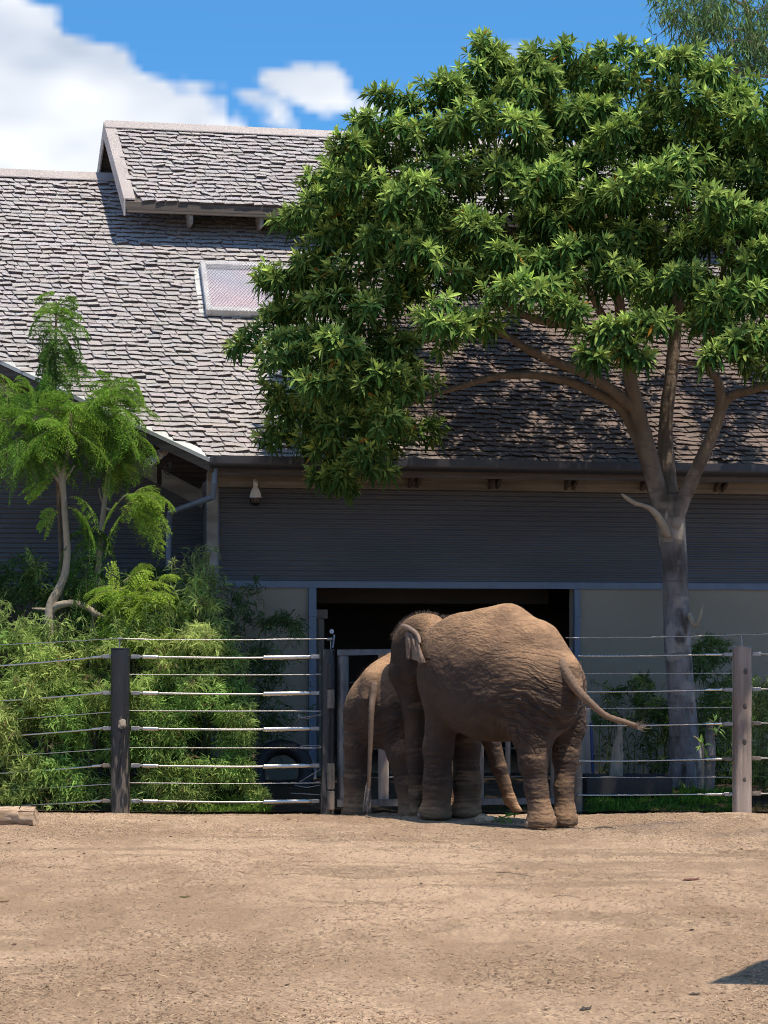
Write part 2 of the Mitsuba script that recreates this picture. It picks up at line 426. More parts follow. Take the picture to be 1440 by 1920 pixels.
def slab(mb, pts, thick, zdir=(0, 0, 1)):
    """polygon of building-frame points (convex) with a thickness downwards"""
    P = np.asarray(pts, float); n = len(P)
    Q = P - np.asarray(zdir) * thick
    V = np.vstack([P, Q])
    f = [[0, i, i + 1] for i in range(1, n - 1)] + [[n, n + i + 1, n + i] for i in range(1, n - 1)]
    for i in range(n):
        j = (i + 1) % n
        f += [[i, n + i, n + j], [i, n + j, j]]
    mb.add(B(*V.T), np.array(f))
    return mb


def corrugated(u0, u1, z0, z1, v, period=.064, amp=.011, top=None):
    """horizontal corrugations; top(u) cuts the upper edge"""
    nz = int((z1 - z0) / period * 8); zs = np.linspace(z0, z1, nz + 1)
    us = np.linspace(u0, u1, max(2, int((u1 - u0) / .6)) if top is None else int((u1 - u0) / .12))
    U, Z = np.meshgrid(us, zs)
    if top is not None:
        Z = np.minimum(Z, top(U))
    V = v - amp * np.sin(Z / period * 2 * np.pi) + .004 * (meshkit.noise(np.stack([U * 1.3, Z * 2, 0 * U], -1), 7) - .5)
    n, m = U.shape
    i, j = np.meshgrid(np.arange(n - 1), np.arange(m - 1), indexing='ij')
    q = np.stack([i * m + j, i * m + j + 1, (i + 1) * m + j + 1, (i + 1) * m + j], -1).reshape(-1, 4)
    return B(U, V, Z).reshape(-1, 3), q


def build_barn():
    K = 'elephant_barn'
    labels[K] = {'label': 'large barn with weathered wooden shingle roof, dark corrugated cladding and an open doorway', 'category': 'barn'}
    H = 1 / math.sqrt(2)
    sl = lambda q: (q[0], (q[1] - EV) / H)                              # (u, s) of a point on the slope
    corner = onplane(398, 866, ROOF0, ROOFN)
    cutL = onplane(0, 680, ROOF0, ROOFN)
    dirc = cutL - corner
    cutE = corner + dirc * 1.9                                            # the verge goes on beyond the frame
    uc = corner[0]
    uR = 9.0
    sR = (RIDGE_V - EV) / H
    rp = lambda u, s: (u, EV + s * H, EZ + s * H)
    ends = sl(cutE)
    # main roof: deck, shingles
    poly = [(uc, 0), (uR, 0), (uR, sR), (ends[0], sR), ends]
    mb = MB()
    slab(mb, [rp(*p) for p in [(uc, .05), (uR, .05), (uR, sR), (ends[0], sR), ends]], .09)
    zr = EZ + RIDGE_V - EV
    slab(mb, [(uR, RIDGE_V, zr), (uR, RIDGE_V + 6, zr - 6), (ends[0], RIDGE_V + 6, zr - 6), (ends[0], RIDGE_V, zr)], .09)
    rk = put(K + '__roof', mb.mesh(), 'bsdf_timber_dark', label='steep main roof of grey weathered wooden shingles')
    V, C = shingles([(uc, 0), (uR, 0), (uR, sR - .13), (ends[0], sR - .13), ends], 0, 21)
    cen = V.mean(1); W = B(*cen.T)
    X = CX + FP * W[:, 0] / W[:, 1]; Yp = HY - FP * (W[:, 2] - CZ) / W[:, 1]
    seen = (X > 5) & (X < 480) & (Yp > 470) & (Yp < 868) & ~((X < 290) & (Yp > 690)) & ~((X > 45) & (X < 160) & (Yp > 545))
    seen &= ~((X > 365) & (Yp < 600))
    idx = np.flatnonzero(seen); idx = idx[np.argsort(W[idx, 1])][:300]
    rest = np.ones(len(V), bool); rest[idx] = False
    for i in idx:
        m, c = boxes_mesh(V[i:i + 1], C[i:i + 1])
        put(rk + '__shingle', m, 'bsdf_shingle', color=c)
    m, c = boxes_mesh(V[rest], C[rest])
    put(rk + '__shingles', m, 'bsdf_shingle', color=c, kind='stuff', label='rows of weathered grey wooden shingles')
    # ridge capping of the main roof
    mb = MB()
    for sg in (-1, 1):
        q = [(ends[0], RIDGE_V, zr + .075), (uR, RIDGE_V, zr + .075), (uR, RIDGE_V + sg * .13, zr + .075 - .13), (ends[0], RIDGE_V + sg * .13, zr + .075 - .13)]
        slab(mb, q if sg > 0 else q[::-1], .014)
    put(rk + '__ridge_cap', mb.mesh(), 'bsdf_ridge')
    # verge flashing along the cut edge, with a board under it
    mb, mb2, mb3 = MB(), MB(), MB()
    a, b = corner + [0, 0, .03], cutE + [0, 0, .03]
    d = (b - a) / np.linalg.norm(b - a)
    inn = np.array([.10, 0, 0]) + np.array([0, .03, .03])
    slab(mb, [a, a + inn, b + inn, b], .012)
    slab(mb, [a - [0, .006, 0], a, b, b - [0, .006, 0]], .05)
    put(rk + '__verge_flashing', mb.mesh(), 'bsdf_flash', label='pale metal flashing along the slanted roof edge')
    slab(mb2, [a + [.0, .02, -.055], a + [.05, .06, -.055], b + [.05, .06, -.055], b + [0, .02, -.055]], .10)
    put(rk + '__verge_board', mb2.mesh(), 'bsdf_timber_dark')
    # ---- raised roof over the ridge
    MZ0 = MON_Z - (RIDGE_V - EV) - EZ                                     # how far its slope lies above the main slope
    P0 = np.array([0, EV, EZ + MZ0])
    apex = onplane(197, 240, (0, RIDGE_V, 0), (0, 1, 0))
    fl = onplane(235, 378, P0, ROOFN)
    fs = sl(fl - [0, 0, MZ0])[1]
    back = [apex[0] - .14, 2 * RIDGE_V - fl[1], fl[2]]
    mb = MB()
    slab(mb, [fl, (uR, fl[1], fl[2]), (uR, RIDGE_V, MON_Z), (apex[0], RIDGE_V, MON_Z)], .10)
    slab(mb, [(apex[0], RIDGE_V, MON_Z), (uR, RIDGE_V, MON_Z), (uR, back[1], fl[2]), back], .10)
    mk = put(K + '__raised_roof', mb.mesh(), 'bsdf_timber_dark', label='raised roof section straddling the ridge, covered in grey shingles')
    V, C = shingles([(fl[0] + .14, fs), (uR, fs), (uR, sR - .12), (apex[0] + .14, sR - .12)], MZ0, 33)
    m, c = boxes_mesh(V, C)
    put(mk + '__shingles', m, 'bsdf_shingle', color=c, kind='stuff', label='rows of grey shingles on the raised roof')
    mb = MB()
    for sg in (-1, 1):
        q = [(apex[0], RIDGE_V, MON_Z + .075), (uR, RIDGE_V, MON_Z + .075), (uR, RIDGE_V + sg * .12, MON_Z - .045), (apex[0], RIDGE_V + sg * .12, MON_Z - .045)]
        slab(mb, q if sg > 0 else q[::-1], .014)
    put(mk + '__ridge_cap', mb.mesh(), 'bsdf_ridge')
    # barge boards: a capping that lies on the verge and a face below it
    ap = np.array([apex[0], RIDGE_V, MON_Z]); up = np.array([0, 0, .05])
    for nm, lo in (('barge_board', np.array(fl)), ('barge_board', np.array(back))):
        mb = MB()
        q = [ap + up, lo + up, lo + up + [.135, 0, 0], ap + up + [.135, 0, 0]]
        slab(mb, q if lo[1] < RIDGE_V else q[::-1], .02)
        q = [ap + [-.02, 0, .05], lo + [-.02, 0, .05], lo + [0, 0, .05], ap + [0, 0, .05]]
        slab(mb, q if lo[1] < RIDGE_V else q[::-1], .24)
        put(mk + '__' + nm, mb.mesh(), 'bsdf_ridge')
    # fascia under the raised eave, rafter ends
    mb = MB(); bb(mb, (fl[0] + .02, uR), (fl[1] + .005, fl[1] + .04), (fl[2] - .14, fl[2] - .012))
    put(mk + '__fascia_board', mb.mesh(), 'bsdf_timber_dark')
    for px in (359, 491, 640, 790):
        q = onplane(px, 390, (0, fl[1] + .08, 0), (0, 1, 0))
        mb = MB(); bb(mb, (q[0] - .02, q[0] + .02), (fl[1] + .05, fl[1] + .9), (fl[2] - .25, fl[2] - .02))
        put(mk + '__rafter_end', mb.mesh(), 'bsdf_timber')
    # walls of the raised part: front, gable
    gu = apex[0] + .75
    mb = MB()
    bb(mb, (gu, uR), (fl[1] + .75, fl[1] + .83), (fl[2] - .9, fl[2] + .62))
    put(mk + '__side_wall', mb.mesh(), 'bsdf_timber_dark')
    mb = MB()
    gw = RIDGE_V - fl[1] - .75
    slab(mb, [(gu, RIDGE_V - gw, MON_Z - gw - 1.0), (gu, RIDGE_V + gw, MON_Z - gw - 1.0), (gu, RIDGE_V + gw, MON_Z - gw - .1), (gu, RIDGE_V, MON_Z - .1), (gu, RIDGE_V - gw, MON_Z - gw - .1)], .05, (-1, 0, 0))
    for k in range(6):
        z = MON_Z - .35 - k * .16
        hw = MON_Z - .12 - z
        bb(mb, (gu - .035, gu - .01), (RIDGE_V - min(hw, gw), RIDGE_V + min(hw, gw)), (z, z + .12))
    put(mk + '__gable_wall', mb.mesh(), 'bsdf_timber_dark')
    # ---- skylight on the main roof: white frame, mesh guard
    def onroof(px, py, h=0.0):
        return onplane(px, py, ROOF0 + [0, -h * H, h * H], ROOFN)
    q = [onroof(368, 503), onroof(540, 508), onroof(545, 602), onroof(392, 596)]
    us = np.mean([q[0][0], q[3][0]]) + .0; ue = us + 1.15
    sa, sb = sl(q[3])[1], sl(q[0])[1]
    sk = K + '__roof__skylight'
    rb = lambda u, s, h: np.stack(np.broadcast_arrays(u, EV + s * H - h * H, EZ + s * H + h * H), -1)
    def rbox(mb, ua, ub, s0, s1, h0, h1, ch=.004):
        vv, f = cbox((ua, s0, h0), (ub, s1, h1), ch)
        mb.add(B(*rb(*vv.T).T), f)
    mb = MB()
    for x in ((us, us + .07), (ue - .07, ue)):
        rbox(mb, *x, sa, sb, 0, .13)
    for s in ((sa, sa + .09), (sb - .07, sb)):
        rbox(mb, us + .072, ue - .072, *s, 0, .128)
    put(K + '__roof__skylight_frame', mb.mesh(), 'bsdf_frame', label='white frame of the roof skylight')
    mb = MB(); rbox(mb, us + .08, ue - .08, sa + .1, sb - .08, .05, .06)
    put(K + '__roof__skylight_pane', mb.mesh(), 'bsdf_sky_pane', label='milky pane of the skylight')
    mb = MB(); rbox(mb, us - .09, us - .005, sa + .05, sb - .06, .02, .035)
    put(K + '__roof__skylight_flashing', mb.mesh(), 'bsdf_flash')
    mb = MB()
    p = .044
    Lu, Ls = ue - us, sb - sa
    for sg in (-1, 1):
        for k in np.arange(-Ls, Lu + Ls, p):
            # line u = us + k + sg*(s - sa)*1.0, clipped to the frame
            t = np.array([0, Ls]); uu = k + (t if sg > 0 else Ls - t) * .62
            lo, hi = 0.0, 1.0
            du = uu[1] - uu[0]
            for bnd, sgn in ((0, 1), (Lu, -1)):
                a0, a1 = (uu[0] - bnd) * sgn, (uu[1] - bnd) * sgn
                if a0 < 0 and a1 < 0:
                    lo = 2
                elif a0 < 0:
                    lo = max(lo, a0 / (a0 - a1))
                elif a1 < 0:
                    hi = min(hi, a0 / (a0 - a1))
            if lo < hi:
                w = np.array([[us + uu[0] + du * x, sa + Ls * x, .14] for x in (lo, hi)])
                vv, f = tube(B(*rb(*w.T).T), .0035, 4, False)
                mb.add(vv, f)
    put(K + '__roof__skylight_mesh', mb.mesh(), 'bsdf_frame', label='diamond wire mesh guard over the skylight')
    # ---- front walls
    zb, zt = 2.56, 3.745
    uL = onplane(404, 1000, (0, 0, 0), (0, 1, 0))[0]
    dl, drr = onplane(592, 1300, (0, 0, 0), (0, 1, 0))[0], onplane(1075, 1300, (0, 0, 0), (0, 1, 0))[0]
    mb = MB()
    bb(mb, (uL, dl), (0, .2), (-.3, 2.50))
    wk = put(K + '__wall', mb.mesh(), 'bsdf_render', label='beige rendered lower wall left of the doorway')
    mb = MB(); bb(mb, (drr, uR), (0, .2), (-.3, 2.50))
    put(K + '__wall', mb.mesh(), 'bsdf_render', label='beige rendered lower wall right of the doorway')
    mb = MB(); bb(mb, (uL, uR), (.03, .2), (2.505, 3.98))
    w2 = put(K + '__upper_wall', mb.mesh(), 'bsdf_timber_dark', label='upper wall clad in dark horizontal corrugated sheets')
    joints = [uL + .03, onplane(545, 1000, (0, 0, 0), (0, 1, 0))[0], onplane(905, 1000, (0, 0, 0), (0, 1, 0))[0], onplane(1262, 1000, (0, 0, 0), (0, 1, 0))[0], uR]
    for k in range(4):
        put(w2 + '__cladding_sheet', corrugated(joints[k] - (.03 if k else 0), joints[k + 1], zb, zt, .005 - .004 * (k % 2)), 'bsdf_clad', smooth=True)
    mb = MB(); bb(mb, (uL, uR), (-.03, .028), (2.475, zb)); bb(mb, (uL, uR), (-.034, -.031), (2.470, 2.485), .001)
    put(K + '__sill_trim', mb.mesh(), 'bsdf_blue_steel', label='blue grey steel trim under the cladding')
    mb = MB(); bb(mb, (uL - .02, uL + .045), (-.035, .027), (zb + .003, zt))
    put(K + '__corner_trim', mb.mesh(), 'bsdf_blue_steel')
    # weathered timber beam over the cladding, in lengths
    cuts = [uL - .1, onplane(606, 900, (0, 0, 0), (0, 1, 0))[0], onplane(1075, 900, (0, 0, 0), (0, 1, 0))[0], onplane(1345, 900, (0, 0, 0), (0, 1, 0))[0], uR]
    for k in range(4):
        mb = MB(); bb(mb, (cuts[k] + .003, cuts[k + 1] - .003), (-.085, .02), (zt + .004, 3.985))
        put(K + '__eave_beam', mb.mesh(), 'bsdf_timber')
    # soffit, gutter, fascia
    mb = MB(); bb(mb, (uL - .1, uR), (EV + .1, -.087), (3.95, 3.965)); put(K + '__soffit', mb.mesh(), 'bsdf_timber_dark')
    mb = MB()
    th = np.linspace(np.pi, 2 * np.pi, 13)
    prof = np.r_[[[-.075, .085]], np.c_[.075 * np.cos(th), .075 * np.sin(th) * .9], [[.075, .075]]]
    Pu = np.array([uc - .03, uR])
    Vv = np.array([[(x, EV - .06 + a, EZ - .06 + b) for a, b in prof] for x in Pu]).reshape(-1, 3)
    n = len(prof); k = np.arange(n - 1)
    mb.add(B(*Vv.T), np.stack([k, k + 1, n + k + 1, n + k], 1))
    V2 = Vv.copy(); V2[:, 1:] = (V2[:, 1:] - [EV - .06, EZ - .06]) * .93 + [EV - .06, EZ - .06]
    mb.add(B(*V2.T), np.stack([n + k, n + k + 1, k + 1, k], 1))
    mb.add(B(*np.vstack([Vv[:n], [[uc - .03, EV - .06, EZ]]]).T), np.stack([k + 1, k, k * 0 + n], 1))
    gk = put(K + '__gutter', mb.mesh(), 'bsdf_gutter', smooth=35, label='dark half round gutter along the front eave')
    mb = MB(); bb(mb, (uc, uR), (EV + .03, EV + .06), (EZ - .2, EZ - .02)); put(K + '__fascia', mb.mesh(), 'bsdf_timber_dark')
    # paired rafter brackets under the eave
    for px in (606, 775, 925, 1068, 1210, 1348):
        q = onplane(px, 900, (0, -.1, 0), (0, 1, 0))
        for sg in (-1, 1):
            mb = MB()
            x = q[0] + sg * .05
            slab(mb, [(x - .018, -.09, 3.765), (x - .018, -.09, 3.945), (x - .018, -.42, 3.945), (x - .018, -.36, 3.90)], .036, (-1, 0, 0))
            put(K + '__rafter_bracket', mb.mesh(), 'bsdf_timber_dark')
    # door frame, inside
    for (ua, ub) in ((dl - .10, dl), (drr, drr + .08)):
        mb = MB(); bb(mb, (ua, ub), (-.06, .06), (-.2, 2.468)); bb(mb, (ua - .004, ub + .004), (-.075, -.061), (2.1, 2.2)); bb(mb, (ua + .02, ub - .02), (-.075, -.061), (1.2, 1.28))
        put(K + '__door_jamb', mb.mesh(), 'bsdf_blue_steel', label='blue grey steel jamb of the doorway')
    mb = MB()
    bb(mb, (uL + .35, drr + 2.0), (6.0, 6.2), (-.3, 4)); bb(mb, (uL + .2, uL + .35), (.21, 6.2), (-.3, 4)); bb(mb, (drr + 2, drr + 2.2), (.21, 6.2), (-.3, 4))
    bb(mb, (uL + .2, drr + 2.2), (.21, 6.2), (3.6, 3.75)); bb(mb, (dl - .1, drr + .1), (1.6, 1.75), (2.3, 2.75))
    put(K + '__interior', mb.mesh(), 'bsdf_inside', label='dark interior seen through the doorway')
    q = onplane(598, 1200, (0, .55, 0), (0, 1, 0))
    mb = MB(); mb.add(*tube(B([q[0], q[0]], [.55, .55], [-.2, 2.08]), .07, 12)); bb(mb, (q[0] - .1, q[0] + .1), (.45, .65), (2.08, 2.2))
    put(K + '__inner_post', mb.mesh(), 'bsdf_rust', label='grey steel post just inside the doorway')
    # far side and right end (not in view): closing walls
    mb = MB(); bb(mb, (ends[0] + .4, uR), (RIDGE_V + 5.2, RIDGE_V + 5.4), (-.3, 3.2)); put(K + '__rear_wall', mb.mesh(), 'bsdf_render')
    mb = MB(); slab(mb, [(uR, 0, -.3), (uR, 0, 4.6), (uR, RIDGE_V, zr - .2), (uR, RIDGE_V + 5.2, 3.1), (uR, RIDGE_V + 5.2, -.3)], .2, (1, 0, 0)); put(K + '__end_wall', mb.mesh(), 'bsdf_render')
    # ---- left wing under the slanted verge
    VL = 1.25
    m = (cutE[2] - corner[2]) / (cutE[0] - corner[0])
    topz = lambda u: corner[2] + (u - corner[0]) * m - .32
    u0 = cutE[0] + .2
    wl = uL - .025
    mb = MB(); slab(mb, [(u0, VL + .04, -.3), (u0, VL + .04, topz(u0)), (wl, VL + .04, topz(wl)), (wl, VL + .04, -.3)], .15, (0, -1, 0))
    lw = put(K + '__side_wall', mb.mesh(), 'bsdf_timber_dark', label='left wing wall clad in blue grey corrugated sheets')
    jl = [u0, u0 + 2.6, onplane(332, 1000, (0, VL, 0), (0, 1, 0))[0], wl]
    for k in range(3):
        put(lw + '__cladding_sheet', corrugated(jl[k] - (.02 if k else 0), jl[k + 1], 2.56, 6.5, VL + .004 * (k % 2), top=topz), 'bsdf_clad', smooth=True)
    mb = MB(); bb(mb, (u0, wl), (VL - .03, VL + .03), (2.47, 2.555)); put(K + '__sill_trim', mb.mesh(), 'bsdf_blue_steel')
    # barge beam parallel to the verge, set on the wall
    for (ua, ub) in ((wl - 1.62, wl - .62), (wl - .55, wl - .02), (u0, wl - 1.7)):
        mb = MB(); slab(mb, [(ua, VL - .1, topz(ua) + .2), (ub, VL - .1, topz(ub) + .2), (ub, VL - .1, topz(ub) - .02), (ua, VL - .1, topz(ua) - .02)], .09, (0, -1, 0))
        put(K + '__barge_beam', mb.mesh(), 'bsdf_weather', label='pale weathered beam under the slanted roof edge')
    # return wall and corner post
    mb = MB(); bb(mb, (uL - .02, uL + .1), (.21, VL + .1), (-.3, 3.9)); put(K + '__return_wall', mb.mesh(), 'bsdf_clad')
    pu = onplane(398, 1000, (0, -.12, 0), (0, 1, 0))[0]
    mb = MB(); bb(mb, (pu - .065, pu + .065), (-.16, -.036), (-.2, 3.93), .01)
    put(K + '__corner_post', mb.mesh(), 'bsdf_weather', label='weathered timber post at the corner of the barn')
    # downpipe: short drop from the gutter, slanted run, long drop
    v0 = -.3
    P = [onplane(403, 876, (0, EV + .02, 0), (0, 1, 0)), onplane(402, 905, (0, EV + .02, 0), (0, 1, 0)), onplane(399, 932, (0, EV + .1, 0), (0, 1, 0)), onplane(319, 961, (0, v0, 0), (0, 1, 0)), onplane(316, 985, (0, v0 + .1, 0), (0, 1, 0)), onplane(316, 1060, (0, v0 + .1, 0), (0, 1, 0))]
    P += [np.array([P[-1][0], P[-1][1], .1])]
    mb = MB()
    for k in range(len(P) - 1):
        mb.add(*tube(B(*np.array([P[k], P[k + 1]]).T), .036 if k != 2 else .038, 12))
        mb.m(trimesh.creation.icosphere(2, .039).apply_translation(B(*P[k])))
    put(K + '__downpipe', mb.mesh(), 'bsdf_blue_steel', smooth=35, label='blue grey downpipe slanting left from the gutter corner')


scene['bsdf_sky_pane'] = two(pr(proc(lambda p, n, uv: mix((.24, .26, .34), (.40, .30, .36), smoothstep(.3, .7, noise(p.x * 2.2, p.y * 2, p.z * 1.5)))), .18))
scene['bsdf_weather'] = two(bump(pr(proc(wood((.20, .19, .18), (.38, .36, .33), 4, 4, 9)), .85), lambda p, n, uv: fbm(p.x * 20, p.y * 20, p.z * 20, 3), .003))
if want('barn'):
    build_barn()

# ------------------------------------------------------------------ elephants
def surface_nets(V, o, h):
    """(vertices, quads) of the zero surface of the samples V (negative inside) on a grid with origin o and step h"""
    inside = V < 0
    nx, ny, nz = V.shape
    c = np.zeros((nx - 1, ny - 1, nz - 1), np.int8)
    for a in np.ndindex(2, 2, 2):
        c += inside[a[0]:nx - 1 + a[0], a[1]:ny - 1 + a[1], a[2]:nz - 1 + a[2]]
    act = (c > 0) & (c < 8)
    ids = -np.ones(act.shape, np.int64)
    cells = np.argwhere(act); ids[act] = np.arange(len(cells))
    acc = np.zeros((len(cells), 3)); cnt = np.zeros(len(cells))
    co = [np.array(a) for a in np.ndindex(2, 2, 2)]
    for a in co:
        for ax in range(3):
            if a[ax] == 0:
                b = a.copy(); b[ax] = 1
                va = V[tuple((cells + a).T)]; vb = V[tuple((cells + b).T)]
                m = (va < 0) != (vb < 0)
                t = np.where(m, va / np.where(m, va - vb, 1), 0)
                p = np.broadcast_to(a.astype(float), (len(cells), 3)).copy(); p[:, ax] = t
                acc[m] += p[m]; cnt += m
    P = o + h * (cells + acc / cnt[:, None])
    quads = []
    for ax in range(3):
        u, v = (ax + 1) % 3, (ax + 2) % 3
        s0 = [slice(1, -1)] * 3; s0[ax] = slice(0, -1)
        s1 = list(s0); s1[ax] = slice(1, None)
        A, Bv = inside[tuple(s0)], inside[tuple(s1)]
        e = np.argwhere(A != Bv)
        flip = ~A[tuple(e.T)]
        e = e + np.array([0 if k == ax else 1 for k in range(3)])
        q = []
        for du, dv in ((0, 0), (1, 0), (1, 1), (0, 1)):
            i = e.copy(); i[:, u] -= du; i[:, v] -= dv
            q.append(ids[tuple(i.T)])
        q = np.stack(q, 1)
        q[flip] = q[flip][:, ::-1]
        quads.append(q)
    q = np.vstack(quads)
    return P, q[(q >= 0).all(1)]


def sd_cone(P, a, b, ra, rb):
    a, b = np.asarray(a, np.float32), np.asarray(b, np.float32)
    d = b - a
    t = np.clip(((P - a) @ d) / max(d @ d, 1e-9), 0, 1)
    return np.linalg.norm(P - a - t[..., None] * d, axis=-1) - (ra + (rb - ra) * t)


def sd_ell(P, c, r, R=None):
    p = P - np.asarray(c, np.float32)
    if R is not None:
        p = p @ np.asarray(R, np.float32)
    r = np.asarray(r, np.float32)
    k0 = np.linalg.norm(p / r, axis=-1); k1 = np.linalg.norm(p / r ** 2, axis=-1)
    return k0 * (k0 - 1) / np.maximum(k1, 1e-6)


def smin(a, b, k):
    h = np.clip(.5 + .5 * (b - a) / k, 0, 1)
    return b + (a - b) * h - k * h * (1 - h)


def organic(prims, lo, hi, h, floor, sub=1):
    """One continuous smooth mesh from a list of ('e', centre, radii, k) and ('c', a, b, ra, rb, k); floor: flat underside height"""
    lo, hi = np.asarray(lo, float), np.asarray(hi, float)
    n = np.ceil((hi - lo) / h).astype(int) + 1
    ax = [lo[i] + h * np.arange(n[i]) for i in range(3)]
    V = np.full(n, 1.0, np.float32)
    for p in prims:
        if p[0] == 'e':
            c, r, k = np.asarray(p[1], float), np.asarray(p[2], float), p[3]
            b0, b1 = c - r - k - .1, c + r + k + .1
        else:
            a, b, ra, rb, k = p[1:]
            a, b = np.asarray(a, float), np.asarray(b, float)
            m = max(ra, rb) + k + .1
            b0, b1 = np.minimum(a, b) - m, np.maximum(a, b) + m
        i0 = np.clip(((b0 - lo) / h).astype(int), 0, n - 1); i1 = np.clip(((b1 - lo) / h).astype(int) + 2, 1, n)
        sl = tuple(slice(x, y) for x, y in zip(i0, i1))
        G = np.stack(np.meshgrid(*[ax[i][sl[i]] for i in range(3)], indexing='ij'), -1).astype(np.float32)
        d = sd_ell(G, p[1], p[2]) if p[0] == 'e' else sd_cone(G, p[1], p[2], p[3], p[4])
        V[sl] = smin(V[sl], d, k)
    V = np.maximum(V, (floor - ax[2]).astype(np.float32)[None, None, :])
    P, q = surface_nets(V, lo, h)
    t = trimesh.Trimesh(P, np.vstack([q[:, [0, 1, 2]], q[:, [0, 2, 3]]]), process=False)
    t = max(t.split(only_watertight=False), key=lambda x: len(x.faces))
    trimesh.smoothing.filter_taubin(t, .5, .53, 8)
    for _ in range(sub):
        t = t.subdivide()
    trimesh.smoothing.filter_taubin(t, .5, .53, 4)
    return t


def nz(P, f, seed=0, oct=3):
    return meshkit.fbm(P * np.asarray(f), oct, seed)


def ridged(x):
    return 1 - np.abs(2 * x - 1)


def skin(t, hip, leg, hub, size=1.0, seed=0):
    """Adds folds and wrinkles (displacement along the normals) and returns per-vertex colours. hip, leg: functions of the local points giving weights"""
    P = np.array(t.vertices); N = np.array(t.vertex_normals)
    s = 1 / size
    d = (nz(P, [3 * s] * 3, seed, 3) - .5) * .024
    hx, hz = hub
    ph = np.hypot(P[:, 0] - hx, P[:, 2] - hz)
    al = np.arctan2(P[:, 2] - hz, P[:, 0] - hx) * .55
    warp = nz(P, [5 * s] * 3, seed + 5, 3) * .16 * size
    w = hip(P)
    q = np.stack([(ph + warp) * 25 * s, al * 3.6 * s, P[:, 1] * 3.6 * s], -1)
    fold = 1 - ridged(meshkit.noise(q, seed + 1)) ** 2.2
    q2 = np.stack([(ph + warp * 1.4) * 44 * s, al * 7 * s, P[:, 1] * 7 * s], -1)
    fold2 = 1 - ridged(meshkit.noise(q2, seed + 2)) ** 2
    cav = w * (fold * .7 + fold2 * .3)
    d += w * ((fold - .5) * .010 + (fold2 - .5) * .007) * size
    wl = leg(P)
    q = np.stack([P[:, 0] * 3, P[:, 1] * 3, (P[:, 2] + warp * .35) * 26 * s], -1)
    ring = ridged(meshkit.noise(q, seed + 3))
    d += wl * (ring - .5) * .005 * size
    cav = cav + wl * ring * .7
    fine = nz(P, [30 * s] * 3, seed + 7, 3) - .5
    lo = 1 - .6 * np.clip(w + wl, 0, 1)
    # a net of fine creases elsewhere on the hide
    c1 = ridged(meshkit.noise(np.stack([(P[:, 2] + warp) * 26, al * 10, P[:, 1] * 10], -1), seed + 9))
    c2 = ridged(meshkit.noise(np.stack([(P[:, 0] + warp) * 24, P[:, 2] * 11, P[:, 1] * 11], -1), seed + 10))
    d += fine * .005 + lo * ((c1 - .5) * -.0022 + (c2 - .5) * -.002)
    t.vertices = P + N * d[:, None]
    N = np.array(t.vertex_normals)
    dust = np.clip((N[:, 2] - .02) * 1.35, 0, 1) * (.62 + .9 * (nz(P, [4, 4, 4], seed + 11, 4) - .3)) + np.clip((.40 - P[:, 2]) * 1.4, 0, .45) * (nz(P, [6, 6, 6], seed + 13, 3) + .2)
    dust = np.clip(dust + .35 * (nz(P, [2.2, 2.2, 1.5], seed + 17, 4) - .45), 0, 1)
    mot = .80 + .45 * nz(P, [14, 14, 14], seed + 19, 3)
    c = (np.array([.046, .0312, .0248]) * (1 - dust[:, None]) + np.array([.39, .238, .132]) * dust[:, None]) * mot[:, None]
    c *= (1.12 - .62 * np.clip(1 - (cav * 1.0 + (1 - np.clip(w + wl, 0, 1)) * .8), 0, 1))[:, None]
    return np.clip(c, .02, .7)


def hairs(P, N, L, rad, bendto, seed, cols):
    """thin three-sided hairs standing on points P"""
    r = rng(seed)
    mb = MB()
    for p, n in zip(P, N):
        l = L * r.uniform(.5, 1.2)
        d = n + r.normal(0, .25, 3); d /= np.linalg.norm(d)
        q = np.array([p - n * .01, p + d * l * .5, p + d * l * .85 + np.asarray(bendto) * l * .35])
        mb.add(*tube(q, [rad, rad * .8, rad * .3], 3, False), c=np.array(cols) * r.uniform(.6, 1.3))
    return mb


def tuft(start, d, L, n, spread, seed, rad=.0022, droop=.2, cols=(.10, .085, .075)):
    r = rng(seed); mb = MB()
    d = np.asarray(d, float) / np.linalg.norm(d)
    for _ in range(n):
        a = start + r.normal(0, .012, 3) - d * r.random() * L * .45
        e = d + r.normal(0, spread, 3); l = L * r.uniform(.45, 1.0)
        q = np.array([a, a + e * l * .35, a + (e + [0, 0, -droop]) * l * .7, a + (e * .8 + [0, 0, -droop * 1.6]) * l])
        mb.add(*tube(spline(q, 3), np.linspace(rad, rad * .35, 10), 3, False), c=np.array(cols) * r.uniform(.5, 2.4))
    return mb


def depth_on(W, px, py, rad=5):
    """distance from the eye plane to the nearest surface point of the world vertices W around a line of sight"""
    X = CX + FP * W[:, 0] / W[:, 1]; Y = HY - FP * (W[:, 2] - CZ) / W[:, 1]
    r2 = (X - px) ** 2 + (Y - py) ** 2
    i = r2 < rad ** 2
    return W[i, 1].min() if i.any() else W[r2.argmin(), 1]


class Frame:
    def __init__(s, ox, oy, h):
        h = np.array(h, float); h /= np.linalg.norm(h)
        s.o = np.array([ox, oy, 0]); s.h = np.array([h[0], h[1], 0]); s.l = np.array([-h[1], h[0], 0])

    def L(s, px, py, D):
        p = pt(px, py, D) - s.o
        return np.array([p @ s.h, p @ s.l, p[2]])

    def W(s, P):
        P = np.asarray(P)
        return s.o + P[..., :1] * s.h + P[..., 1:2] * s.l + P[..., 2:] * [0, 0, 1]

    def Wd(s, P):
        return s.W(P) - s.o


